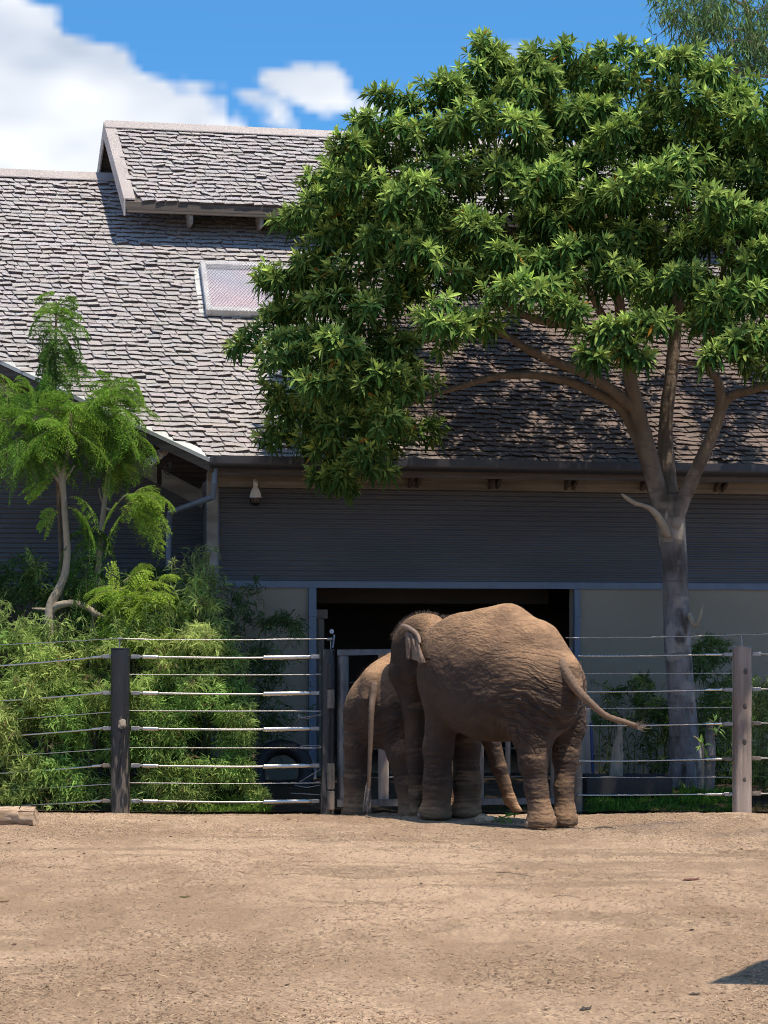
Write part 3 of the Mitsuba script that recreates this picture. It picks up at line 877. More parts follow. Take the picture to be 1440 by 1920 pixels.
def hide(o, h, hub, zc, rx, rz, k):
    """skin with fine wrinkles that run in arcs round the hip (o, h: the animal's place and heading)"""
    h = np.array(h, float); h /= np.linalg.norm(h)
    def relief(p, n, uv):
        dx, dy = p.x - float(o[0]), p.y - float(o[1])
        x, y = dx * float(h[0]) + dy * float(h[1]), dy * float(h[0]) - dx * float(h[1])
        w = fbm(p.x * 4, p.y * 4, p.z * 4, 3)
        r = dr.sqrt(dr.square(x - hub[0]) + dr.square(p.z - hub[1])) + .10 * w
        a = dr.atan2(p.z - hub[1], x - hub[0])
        m = dr.clip(1.3 - dr.sqrt(dr.square((x - hub[0] + .1) / rx) + dr.square((p.z - zc) / rz)), 0, 1)
        f1 = dr.abs(2 * noise(r * 46, a * 3.2, y * 4) - 1)
        f2 = dr.abs(2 * noise(p.x * 14, p.y * 14, (p.z + .2 * w) * 48) - 1)
        g = fbm(p.x * 75, p.y * 75, p.z * 85, 3)
        return .55 * g + m * 1.5 * dr.minimum(f1 * 2.2, 1) + (1 - m) * .45 * dr.minimum(f2 * 2, 1)
    return two(bump(pr(VC, .8, spec=.3, sheen=.25, sheen_tint=.6), relief, k, 2e-3))


scene['bsdf_hide_large'] = hide((1.16, 21.05), (-.70, .714), (-.46, .72), 1.15, .60, .62, .013)
scene['bsdf_hide_calf'] = hide((-.02 + .64 * .46, 22.15 + .77 * .46), (.64, .77), (-.3, .6), .9, .45, .45, .010)
scene['bsdf_hide'] = two(bump(pr(VC, .78, spec=.35, sheen=.25, sheen_tint=.6), lambda p, n, uv: fbm(p.x * 95, p.y * 95, p.z * 110, 3), .006, 1.5e-3))
scene['bsdf_ear'] = two(bump(pr(VC, .75, spec=.3, sheen=.5), lambda p, n, uv: fbm(p.x * 60, p.y * 60, p.z * 40, 3), .006, 1.5e-3))
scene['bsdf_hair'] = two(pr(VC, .5))
scene['bsdf_nail'] = two(pr(rgb(.17, .13, .10), .6))


def sheet(grid, th):
    """closed thick sheet from an (n, m, 3) grid of points; th (n, m) thickness"""
    G = np.asarray(grid, float); n, m = G.shape[:2]
    gu, gv = np.gradient(G, axis=0), np.gradient(G, axis=1)
    N = np.cross(gu, gv); N /= np.linalg.norm(N, axis=-1, keepdims=True) + 1e-9
    a, b = G + N * th[..., None] / 2, G - N * th[..., None] / 2
    V = np.vstack([a.reshape(-1, 3), b.reshape(-1, 3)])
    i, j = np.meshgrid(np.arange(n - 1), np.arange(m - 1), indexing='ij')
    q = np.stack([i * m + j, (i + 1) * m + j, (i + 1) * m + j + 1, i * m + j + 1], -1).reshape(-1, 4)
    f = [q, q[:, ::-1] + n * m]
    rim = [(0, j) for j in range(m)] + [(i, m - 1) for i in range(1, n)] + [(n - 1, j) for j in range(m - 2, -1, -1)] + [(i, 0) for i in range(n - 2, 0, -1)]
    r = np.array([a * m + b for a, b in rim]); s = np.roll(r, -1)
    f.append(np.stack([r, s, s + n * m, r + n * m], 1))
    return V, np.vstack(f)


def build_adult():
    Fm = Frame(1.16, 21.05, (-.70, .714))
    L = Fm.L
    gz = 0.0
    # feet and leg joints
    LF = [L(818, 1530, 21.49), L(820, 1470, 21.49), L(822, 1400, 21.45), L(832, 1310, 21.38), L(850, 1250, 21.35)]
    RF = [L(876, 1530, 21.66), L(876, 1470, 21.68), L(874, 1400, 21.70), L(872, 1320, 21.72)]
    LR = [L(1017, 1541, 20.44), L(1006, 1478, 20.50), L(1000, 1430, 20.52), L(1000, 1370, 20.58), L(1000, 1290, 20.66)]
    RR = [L(1061, 1540, 20.72), L(1057, 1478, 20.78), L(1061, 1420, 20.84), L(1062, 1360, 20.88), L(1050, 1290, 20.95)]
    hd = L(800, 1214, 21.76)
    P = [
        ('e', (.10, 0, 1.45), (.80, .47, .60), .1), ('e', (.08, 0, 1.585), (.68, .38, .51), .12), ('e', (-.50, 0, 1.33), (.44, .43, .50), .12),
        ('e', (.02, 0, 1.18), (.68, .45, .37), .15), ('e', (.60, 0, 1.45), (.40, .42, .56), .12),
        ('e', LR[4] + [0, -.03, .03], (.33, .235, .40), .12), ('e', RR[4] + [0, .05, -.03], (.30, .20, .36), .12),
        ('e', LF[4] + [0, -.02, .06], (.27, .20, .42), .12), ('e', np.array([LF[4][0], -LF[4][1] + .02, LF[4][2] + .06]), (.27, .20, .42), .12),
        # spine ridge down to the tail
        ('c', (-.10, 0, 1.95), (-.50, 0, 1.79), .15, .16, .16), ('c', (-.50, 0, 1.79), (-.84, 0, 1.52), .16, .10, .12), ('c', (-.84, 0, 1.50), (-.95, 0, 1.34), .10, .08, .10),
        ('c', (.45, 0, 1.90), (-.1, 0, 1.97), .14, .14, .14),
        # neck and head
        ('c', (.58, .0, 1.66), hd + [-.02, -.03, .06], .31, .225, .08), ('e', hd + [.06, .02, .06], (.26, .23, .27), .07),
        ('c', hd + [0, .075, .20], hd + [.10, .07, .17], .125, .12, .10), ('c', hd + [0, -.075, .20], hd + [.10, -.06, .17], .125, .12, .10),
        ('c', hd + [.06, .06, -.10], hd + [.14, .03, -.40], .18, .115, .06), ('e', hd + [.04, .15, -.18], (.12, .08, .17), .06),
        ('c', hd + [.22, .04, .02], hd + [.27, .07, -.26], .17, .14, .10)]
    tr = [hd + [.27, .07, -.26], L(776, 1330, 21.92), L(781, 1420, 21.92), L(783, 1490, 21.90), L(779, 1526, 21.84)]
    for a, b, ra, rb in zip(tr, tr[1:], (.145, .125, .105, .085), (.125, .105, .085, .06)):
        P.append(('c', a, b, ra, rb, .06))
    for J, R in ((LF, (.15, .135, .145, .185, .24)), (RF, (.145, .13, .14, .18)), (LR, (.125, .104, .135, .195, .27)), (RR, (.112, .090, .115, .18, .27))):
        for a, b, ra, rb in zip(J, J[1:], R, R[1:]):
            P.append(('c', a, b, ra, rb, .07 if ra < .19 else .12))
    for J, r in ((LF, .165), (RF, .16), (LR, .142), (RR, .118)):
        f = J[0]
        P.append(('e', (f[0] + .03, f[1], .05), (r, r * .95, .11), .06))
    t = organic(P, (-1.35, -.85, -.02), (1.75, .95, 2.4), .0185, gz)
    hip = lambda p: np.clip(1.25 - np.sqrt(((p[:, 0] + .72) / .52) ** 2 + ((p[:, 2] - 1.12) / .46) ** 2), 0, 1) + .12 * np.clip(1.2 - np.sqrt(((p[:, 0] - .75) / .3) ** 2 + ((p[:, 2] - 1.7) / .3) ** 2), 0, 1)
    leg = lambda p: np.clip((.80 - p[:, 2]) / .2, 0, 1)
    c = skin(t, hip, leg, (-.46, .72), 1.0, 3)
    hv = np.array(t.vertices)
    c = c * (1 - .42 * np.clip((hv[:, 0] - .80) / .16, 0, 1) * np.clip((hv[:, 2] - 1.2) / .3, 0, 1))[:, None]   # dark bristly skin of the head
    K = 'elephant'
    labels[K] = {'label': 'larger dusty brown elephant at the gate seen from behind, tail swung out to the right', 'category': 'elephant', 'group': 'elephants at the gate'}
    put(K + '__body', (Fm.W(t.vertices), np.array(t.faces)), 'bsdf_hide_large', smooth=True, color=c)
    # tail swinging out to the right
    BW = Fm.W(np.array(t.vertices))
    tp = [(1049, 1230, .09), (1053, 1243, .05), (1062, 1262, .02), (1080, 1290, -.02), (1102, 1313, None), (1135, 1341, None), (1172, 1354, None), (1197, 1362, None)]
    dl = depth_on(BW, 1078, 1285) - .06
    Q = np.array([L(x, y, depth_on(BW, x, y) + o if o is not None else dl) for x, y, o in tp])
    W = Fm.W(spline(Q, 10)); R = np.interp(np.linspace(0, 1, len(W)), [0, .15, .35, .6, .8, .95, 1], [.02, .05, .05, .034, .027, .024, .018])
    R = R * (1 + .05 * np.sin(np.linspace(0, 150, len(W))))
    v, f = tube(W, R, 14, True, .06, 3)
    cc = np.array([.17, .114, .077]) * (.75 + .5 * meshkit.fbm(v * 22, 3, 2))[:, None]
    put(K + '__tail', (v, f), 'bsdf_hide', smooth=True, color=cc)
    mb = tuft(W[-1], W[-1] - W[-5], .13, 46, .28, 8, .0024, -.25, (.13, .10, .08))
    put(K + '__tail_hair', mb.mesh(), 'bsdf_hair', color=mb.col())
    # left ear: hangs from a folded upper rim
    # grid rows from the rim (top) to the lower hem, columns from the front to the back edge
    def on_head(xs, ys, off):
        return [Fm.L(x, y, depth_on(BW, x, y, 7) - o) for x, y, o in zip(xs, ys, off)]
    G = np.array([on_head((761, 765, 770, 775, 779, 783, 786), (1184, 1184, 1186, 1189, 1193, 1198, 1204), (.02, .03, .04, .04, .04, .035, .03)),
                  on_head((761, 766, 771, 776, 780, 785, 788), (1203, 1202, 1203, 1206, 1210, 1213, 1217), (.03, .07, .055, .075, .055, .065, .035)),
                  on_head((762, 767, 772, 777, 782, 788, 794), (1221, 1221, 1222, 1224, 1227, 1229, 1231), (.03, .085, .055, .09, .05, .08, .04)),
                  on_head((762, 767, 772, 777, 782, 789, 797), (1233, 1236, 1235, 1238, 1239, 1244, 1243), (.03, .085, .045, .09, .04, .08, .035))])
    G = np.array([spline(row, 5) for row in G]); G = np.array([spline(G[:, j], 6) for j in range(G.shape[1])]).transpose(1, 0, 2)
    nn, mm = G.shape[:2]
    aa, b2 = np.linspace(0, 1, nn)[:, None], np.linspace(0, 1, mm)[None]
    wave = .006 * np.sin(b2 * 29 + aa * 3) * aa + .010 * (meshkit.noise(np.stack([np.broadcast_to(b2 * 6, (nn, mm)), np.broadcast_to(aa * 3, (nn, mm)), np.zeros((nn, mm))], -1)) - .5)
    G[..., 1] += wave; G[..., 0] -= wave * .5
    v, f = sheet(G, np.full((nn, mm), .016))
    cc = np.array([.15, .105, .082]) * (.6 + .75 * meshkit.fbm(v * 26, 3, 4))[:, None]
    put(K + '__ear', (Fm.W(v), f), 'bsdf_ear', smooth=True, color=cc, label='small pinkish brown ear folded at its upper rim')
    rim = Fm.W(spline(np.array([Fm.L(x, y, depth_on(BW, x, y, 7) - o) for x, y, o in ((751, 1174, .02), (758, 1174, .04), (766, 1177, .055), (776, 1184, .06), (784, 1193, .05), (788, 1206, .04))]), 5))
    v, f = tube(rim, np.interp(np.linspace(0, 1, len(rim)), [0, .3, .8, 1], [.012, .024, .022, .012]), 9, True, .12, 6)
    put(K + '__ear_rim', (v, f), 'bsdf_ear', smooth=True, color=np.array([.22, .162, .13]) * (.8 + .4 * meshkit.fbm(v * 20, 3, 4))[:, None])
    # bristles on the head
    N = np.array(t.vertex_normals); V = np.array(t.vertices)
    r = rng(4)
    i = np.flatnonzero((V[:, 0] > .62) & (V[:, 0] < 1.35) & (V[:, 2] > 1.80) & (N[:, 2] > .1)); i = r.choice(i, min(900, len(i)), False)
    mb = hairs(V[i], N[i], .05, .0007, (0, 0, 0), 9, (.26, .20, .16))
    put(K + '__head_bristles', (Fm.W(mb.mesh()[0]), mb.mesh()[1]), 'bsdf_hair', color=mb.col(), kind='stuff')
    # toenails
    for J, rad in ((LF, .165), (RF, .16), (LR, .142), (RR, .118)):
        for a in (-50, -10, 30, 68):
            a = math.radians(a)
            p = np.array([J[0][0] + .03 + math.cos(a) * rad * .97, J[0][1] + math.sin(a) * rad * .93, .035])
            s = trimesh.creation.icosphere(2); s.vertices = s.vertices * [.022, .032, .034]
            s.apply_transform(trimesh.transformations.rotation_matrix(a, [0, 0, 1])); s.apply_translation(p)
            put(K + '__toenail', (Fm.W(s.vertices), np.array(s.faces)), 'bsdf_nail', smooth=True)
    return Fm


def build_calf():
    h = np.array([.64, .77]); h /= np.linalg.norm(h)
    Fm = Frame(-.02 + h[0] * .46, 22.15 + h[1] * .46, h)
    L = Fm.L
    gz = -.05
    LR = [L(667, 1524, 22.30), L(668, 1460, 22.32), L(671, 1400, 22.32), L(682, 1335, 22.34)]
    RR = [L(769, 1523, 22.00), L(763, 1470, 22.03), L(752, 1410, 22.05), L(738, 1335, 22.10)]
    LF = [np.array([.50, .22, .04]), np.array([.50, .22, .4]), np.array([.48, .22, .75]), np.array([.42, .2, 1.05])]
    RF = [np.array([.40, -.20, .04]), np.array([.40, -.20, .4]), np.array([.42, -.20, .75]), np.array([.42, -.2, 1.05])]
    hd = np.array([.98, -.06, 1.32])
    P = [('e', (.02, 0, 1.14), (.66, .385, .48), .1), ('e', (-.02, 0, 1.27), (.52, .30, .42), .12), ('e', (-.38, 0, 1.12), (.34, .385, .46), .12),
         ('e', (.0, 0, .93), (.52, .36, .28), .12), ('e', (.45, 0, 1.12), (.32, .34, .44), .1),
         ('e', LR[3] + [.02, -.03, .0], (.25, .21, .34), .10), ('e', RR[3] + [.02, .03, 0], (.25, .21, .34), .10),
         ('c', (-.2, 0, 1.54), (-.58, 0, 1.36), .11, .09, .12), ('c', (-.58, 0, 1.36), (-.68, 0, 1.20), .09, .06, .08),
         ('c', (.45, 0, 1.3), hd, .28, .22, .12), ('e', hd + [.05, 0, .04], (.22, .2, .23), .08),
         ('c', hd + [.1, 0, -.05], hd + [.2, -.03, -.25], .15, .13, .08)]
    tr = [hd + [.2, -.03, -.25], L(920, 1385, 22.95), L(936, 1440, 22.95), L(955, 1498, 22.95), L(978, 1532, 22.9)]
    for a, b, ra, rb in zip(tr, tr[1:], (.13, .10, .075, .062), (.10, .075, .062, .042)):
        P.append(('c', a, b, ra, rb, .05))
    for J, R in ((LF, (.115, .11, .13, .18)), (RF, (.115, .11, .13, .18)), (LR, (.125, .122, .145, .21)), (RR, (.115, .118, .145, .21))):
        for a, b, ra, rb in zip(J, J[1:], R, R[1:]):
            P.append(('c', a, b, ra, rb, .06 if ra < .15 else .1))
    for J, r in ((LF, .13), (RF, .13), (LR, .135), (RR, .135)):
        P.append(('e', (J[0][0] + .02, J[0][1], gz + .05), (r, r * .95, .09), .05))
    t = organic(P, (-1.0, -.8, gz - .02), (1.7, .8, 1.9), .018, gz)
    hip = lambda p: .75 * np.clip(1.25 - np.sqrt(((p[:, 0] + .5) / .42) ** 2 + ((p[:, 2] - .92) / .36) ** 2), 0, 1)
    leg = lambda p: .7 * np.clip((.62 - p[:, 2]) / .2, 0, 1)
    c = skin(t, hip, leg, (-.3, .6), .85, 41)
    K = 'elephant_001'
    labels[K] = {'label': 'smaller elephant calf beside the gate post, rump to the viewer, tail hanging straight down', 'category': 'elephant', 'group': 'elephants at the gate'}
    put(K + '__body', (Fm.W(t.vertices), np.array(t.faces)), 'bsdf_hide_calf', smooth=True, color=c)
    BW = Fm.W(np.array(t.vertices))
    d0 = min(depth_on(BW, 697, y, 14) for y in (1300, 1330, 1360)) - .05
    Q = np.array([L(705, 1272, depth_on(BW, 705, 1272) + .06), L(702, 1290, depth_on(BW, 702, 1290) + .015), L(699, 1308, depth_on(BW, 699, 1308) - .01), L(697, 1326, d0 + .01), L(696, 1350, d0 - .01), L(694, 1410, d0), L(692, 1470, d0 + .01), L(690, 1496, d0 + .01)])
    W = Fm.W(spline(Q, 12)); R = np.interp(np.linspace(0, 1, len(W)), [0, .12, .35, .7, 1], [.02, .044, .034, .024, .016])
    R = R * (1 + .06 * np.sin(np.linspace(0, 170, len(W))))
    v, f = tube(W, R, 14, True, .07, 5)
    cc = np.array([.13, .09, .066]) * (.7 + .6 * meshkit.fbm(v * 30, 3, 2))[:, None]
    put(K + '__tail', (v, f), 'bsdf_hide', smooth=True, color=cc)
    mb = tuft(W[-4], (0, 0, -1), .25, 90, .10, 12, .0026, .1, (.17, .15, .14))
    put(K + '__tail_hair', mb.mesh(), 'bsdf_hair', color=mb.col())
    N = np.array(t.vertex_normals); V = np.array(t.vertices); r = rng(6)
    i = np.flatnonzero((V[:, 2] > 1.35) & (N[:, 2] > .2)); i = r.choice(i, 500, False)
    mb = hairs(V[i], N[i], .035, .0007, (0, 0, 0), 19, (.20, .13, .08))
    put(K + '__back_bristles', (Fm.W(mb.mesh()[0]), mb.mesh()[1]), 'bsdf_hair', color=mb.col(), kind='stuff')
    for J, rad in ((LR, .135), (RR, .135), (LF, .13), (RF, .13)):
        for a in (-50, -10, 30, 68):
            a = math.radians(a)
            p = np.array([J[0][0] + .02 + math.cos(a) * rad * .97, J[0][1] + math.sin(a) * rad * .93, gz + .03])
            s = trimesh.creation.icosphere(2); s.vertices = s.vertices * [.018, .026, .028]
            s.apply_transform(trimesh.transformations.rotation_matrix(a, [0, 0, 1])); s.apply_translation(p)
            put(K + '__toenail', (Fm.W(s.vertices), np.array(s.faces)), 'bsdf_nail', smooth=True)
    # ears, mostly hidden behind the larger elephant
    for sg in (-1, 1):
        G = np.array([[hd + [-.06 + .04 * a - .10 * a * (1 - b), sg * (.19 + .06 * a), .10 - .30 * a - .05 * b * a] + np.array([-.22 * b, sg * .05 * b, -.03 * b]) for b in np.linspace(0, 1, 9)] for a in np.linspace(0, 1, 10)])
        v, f = sheet(G, np.full(G.shape[:2], .014))
        put(K + '__ear', (Fm.W(v), f), 'bsdf_ear', smooth=True, color=np.broadcast_to([.3, .21, .16], v.shape))


if want('elephants'):
    build_adult()
    build_calf()

# ------------------------------------------------------------------ foliage
def unit(a):
    return a / (np.linalg.norm(a, axis=-1, keepdims=True) + 1e-12)


def leaf_mesh(base, d, up, L, W, droop, col, wide=True):
    """leaves as folded curved blades: wide = 8 vertices, 8 triangles; else 5 vertices, 4 triangles"""
    N = len(base)
    d = unit(d); side = unit(np.cross(d, up)); nrm = np.cross(side, d)
    L, W, droop = (np.broadcast_to(np.asarray(x, float), (N,))[:, None] for x in (L, W, droop))
    g = np.array([0, 0, -1.0])
    at = lambda t: base + d * L * t * (1 - .25 * droop * t) + g * droop * L * t * t
    if wide:
        st = ((.36, .95), (.70, .78))
        V = [at(0)]
        for t, w in st:
            c = at(t)
            V += [c - side * W * w / 2 + nrm * W * .16, c, c + side * W * w / 2 + nrm * W * .16]
        V.append(at(1.0))
        f = np.array([[0, 2, 1], [0, 3, 2], [1, 2, 5], [1, 5, 4], [2, 3, 6], [2, 6, 5], [4, 5, 7], [5, 6, 7]])
    else:
        c = at(.45)
        V = [at(0), c - side * W / 2 + nrm * W * .15, c, c + side * W / 2 + nrm * W * .15, at(1.0)]
        f = np.array([[0, 2, 1], [0, 3, 2], [1, 2, 4], [2, 3, 4]])
    V = np.stack(V, 1); k = V.shape[1]
    return V.reshape(-1, 3), (f[None] + (np.arange(N) * k)[:, None, None]).reshape(-1, 3), np.repeat(col, k, 0)


def leaf_bsdf(rough=.42, trans=.7, spec=.5):
    return {'type': 'principledthin', 'base_color': VC, 'roughness': rough, 'diff_trans': trans, 'eta': 1.45, 'flatness': 0.0, 'spec_trans': 0.0}


scene['bsdf_leaf'] = {**leaf_bsdf(.25, .28), 'eta': 1.6}
scene['bsdf_feather'] = leaf_bsdf(.5, .9)
scene['bsdf_bamboo'] = leaf_bsdf(.38, 1.0)
scene['bsdf_grass'] = leaf_bsdf(.5, .9)


def bark_fn(p, n, uv):
    a = fbm(p.x * 9, p.y * 9, p.z * 2.6, 4)
    b = fbm(p.x * 3, p.y * 3, p.z * 5, 3)
    c = mix((.065, .056, .05), (.20, .175, .165), smoothstep(.28, .72, a))
    c = mix(c, (.36, .31, .25), .55 * smoothstep(.56, .72, b))
    c = mix(c, (.40, .37, .33), .6 * smoothstep(.60, .70, fbm(p.x * 5 + 3, p.y * 5, p.z * 2.2, 4)))
    c = mix(c, (.05, .042, .038), .55 * smoothstep(.62, .72, fbm(p.x * 4, p.y * 4, p.z * 22, 3)))
    c = mix(c, mix((.085, .066, .05), (.20, .16, .12), a), smoothstep(2.9, 4.8, p.z + .5 * b))
    low = smoothstep(3.2, 1.6, p.z)
    return mix(c, (.30, .29, .31), .55 * low * smoothstep(.3, .7, fbm(p.x * 14, p.y * 14, p.z * 4, 3)))


scene['bsdf_bark'] = two(bump(pr(proc(bark_fn), .9, spec=.2), lambda p, n, uv: fbm(p.x * 34, p.y * 34, p.z * 14, 4) + .5 * fbm(p.x * 5, p.y * 5, p.z * 34, 3), .018, 3e-3))
scene['bsdf_limb'] = two(bump(pr(proc(lambda p, n, uv: mix((.075, .058, .044), (.19, .15, .112), fbm(p.x * 9, p.y * 9, p.z * 9, 4))), .9, spec=.2), lambda p, n, uv: fbm(p.x * 40, p.y * 40, p.z * 40, 3), .007, 3e-3))
scene['bsdf_pale_bark'] = two(bump(pr(proc(lambda p, n, uv: mix((.20, .165, .12), (.42, .36, .28), fbm(p.x * 12, p.y * 12, p.z * 7, 4))), .9, spec=.2), lambda p, n, uv: fbm(p.x * 30, p.y * 30, p.z * 26, 3), .005, 3e-3))


def limb(key, bsdf, P, rough=.08, seed=0, sides=12, n=6, label=None):
    """P rows: px, py, D, radius"""
    Q = spline(np.array([[*pt(a, b, c), r] for a, b, c, r in P]), n)
    v, f = tube(Q[:, :3], Q[:, 3], sides, True, rough, seed)
    return put(key, (v, f), bsdf, smooth=True, label=label)


def rosettes(c, ax, r, n=15, L=(.125, .19), tone=1.0):
    """leaf arrays of whorls of leaves at points c with axes ax"""
    N = len(c)
    ax = unit(ax)
    a = unit(np.cross(ax, np.where(np.abs(ax[:, 2:]) < .9, [0, 0, 1.], [1., 0, 0]))); b = np.cross(ax, a)
    k = np.arange(n)
    az = k[None] * 2.39996 + r.random((N, 1)) * 6.28 + r.normal(0, .25, (N, n))
    th = np.radians(14 + 92 * (k / (n - 1)) ** .8)[None] + r.normal(0, .16, (N, n))
    d = ax[:, None] * np.cos(th)[..., None] + np.sin(th)[..., None] * (a[:, None] * np.cos(az)[..., None] + b[:, None] * np.sin(az)[..., None])
    base = c[:, None] - ax[:, None] * (.01 + .09 * k / n)[None, :, None]
    Ln = r.uniform(L[0], L[1], (N, n)) * (.72 + .36 * np.minimum(1, k / 5))[None]
    Wn = Ln * r.uniform(.20, .29, (N, n))
    young = np.clip(1 - k / 10.0, 0, 1)[None] * r.uniform(.3, 1, (N, 1))
    col = np.array([.060, .136, .034])[None, None] * (1 - young[..., None]) + np.array([.62, .80, .20])[None, None] * young[..., None]
    col = col * r.uniform(.7, 1.3, (N, n, 1)) * np.broadcast_to(tone, (N,))[:, None, None]
    old = r.random((N, n)) < .004
    col[old] = [.32, .16, .03]
    droop = np.clip(.08 + .5 * k / n, 0, 1)[None] * r.uniform(.4, 1.5, (N, n))
    up = np.broadcast_to(ax[:, None], d.shape) + r.normal(0, .25, d.shape)
    return [x.reshape(N * n, -1) if x.ndim == 3 else x.reshape(-1) for x in (base, d, up, Ln, Wn, droop, col)]


PADS = [(920, 95, 80), (1034, 90, 75), (1147, 88, 70), (1250, 112, 70), (741, 175, 62), (839, 158, 70), (985, 168, 80), (1082, 195, 75), (877, 210, 75), (969, 228, 75), (795, 235, 75),
        (692, 268, 75), (1164, 228, 75), (1364, 190, 80), (1430, 210, 75), (1290, 170, 75), (1077, 290, 75), (1007, 322, 80), (1261, 298, 80), (1391, 250, 75), (1342, 362, 80), (1191, 330, 75),
        (1137, 358, 80), (768, 350, 80), (893, 412, 80), (682, 388, 75), (741, 440, 78), (676, 468, 75), (1082, 455, 80), (1180, 428, 75), (1283, 440, 80), (1391, 402, 80), (985, 526, 80),
        (1039, 494, 75), (1147, 500, 80), (1256, 510, 80), (1391, 538, 80), (1337, 596, 70), (640, 330, 60), (590, 365, 60), (560, 400, 55), (640, 420, 70), (590, 475, 70), (530, 510, 55),
        (470, 622, 50), (550, 622, 65), (640, 640, 70), (530, 660, 60), (600, 705, 72), (700, 565, 75), (640, 545, 72), (570, 550, 65), (760, 510, 75), (700, 690, 75), (760, 730, 65), (640, 785, 72),
        (560, 765, 65), (525, 735, 55), (520, 800, 48), (600, 830, 65), (690, 830, 65), (640, 878, 45), (720, 775, 60), (740, 640, 75), (830, 590, 72), (910, 590, 60), (830, 480, 80), (950, 470, 75),
        (1110, 655, 50), (1185, 650, 50), (1150, 610, 60), (1390, 640, 55), (1430, 610, 60), (1330, 660, 40), (1060, 570, 65), (1215, 590, 60), (1040, 400, 75), (1290, 240, 70), (830, 300, 75), (940, 310, 75),
        (1110, 130, 65), (985, 130, 65), (880, 130, 60), (1200, 110, 55), (1330, 130, 60), (1410, 150, 60), (1420, 320, 75), (1430, 470, 80), (640, 880, 40), (600, 890, 28), (710, 870, 36), (655, 905, 22), (655, 262, 52), (635, 305, 50), (700, 215, 50), (600, 335, 45), (690, 330, 60), (518, 520, 42), (535, 575, 46)]


def dome(px, py):
    """depth of the crown's near surface: an umbrella whose lower tiers reach out further"""
    yy = np.minimum(py, 380.0)
    q = 1 - ((px - 1130) / 760) ** 2 - ((yy - 380) / 400) ** 2
    D = 25.7 - 2.3 * np.sqrt(np.clip(q, 0, 1)) - .0030 * np.clip(py - 380, 0, 260)
    return D + .0065 * np.clip(py - 690, 0, 300) + 1.1 * np.clip((840 - px) / 300, 0, 1) * np.clip((py - 330) / 150, 0, 1)


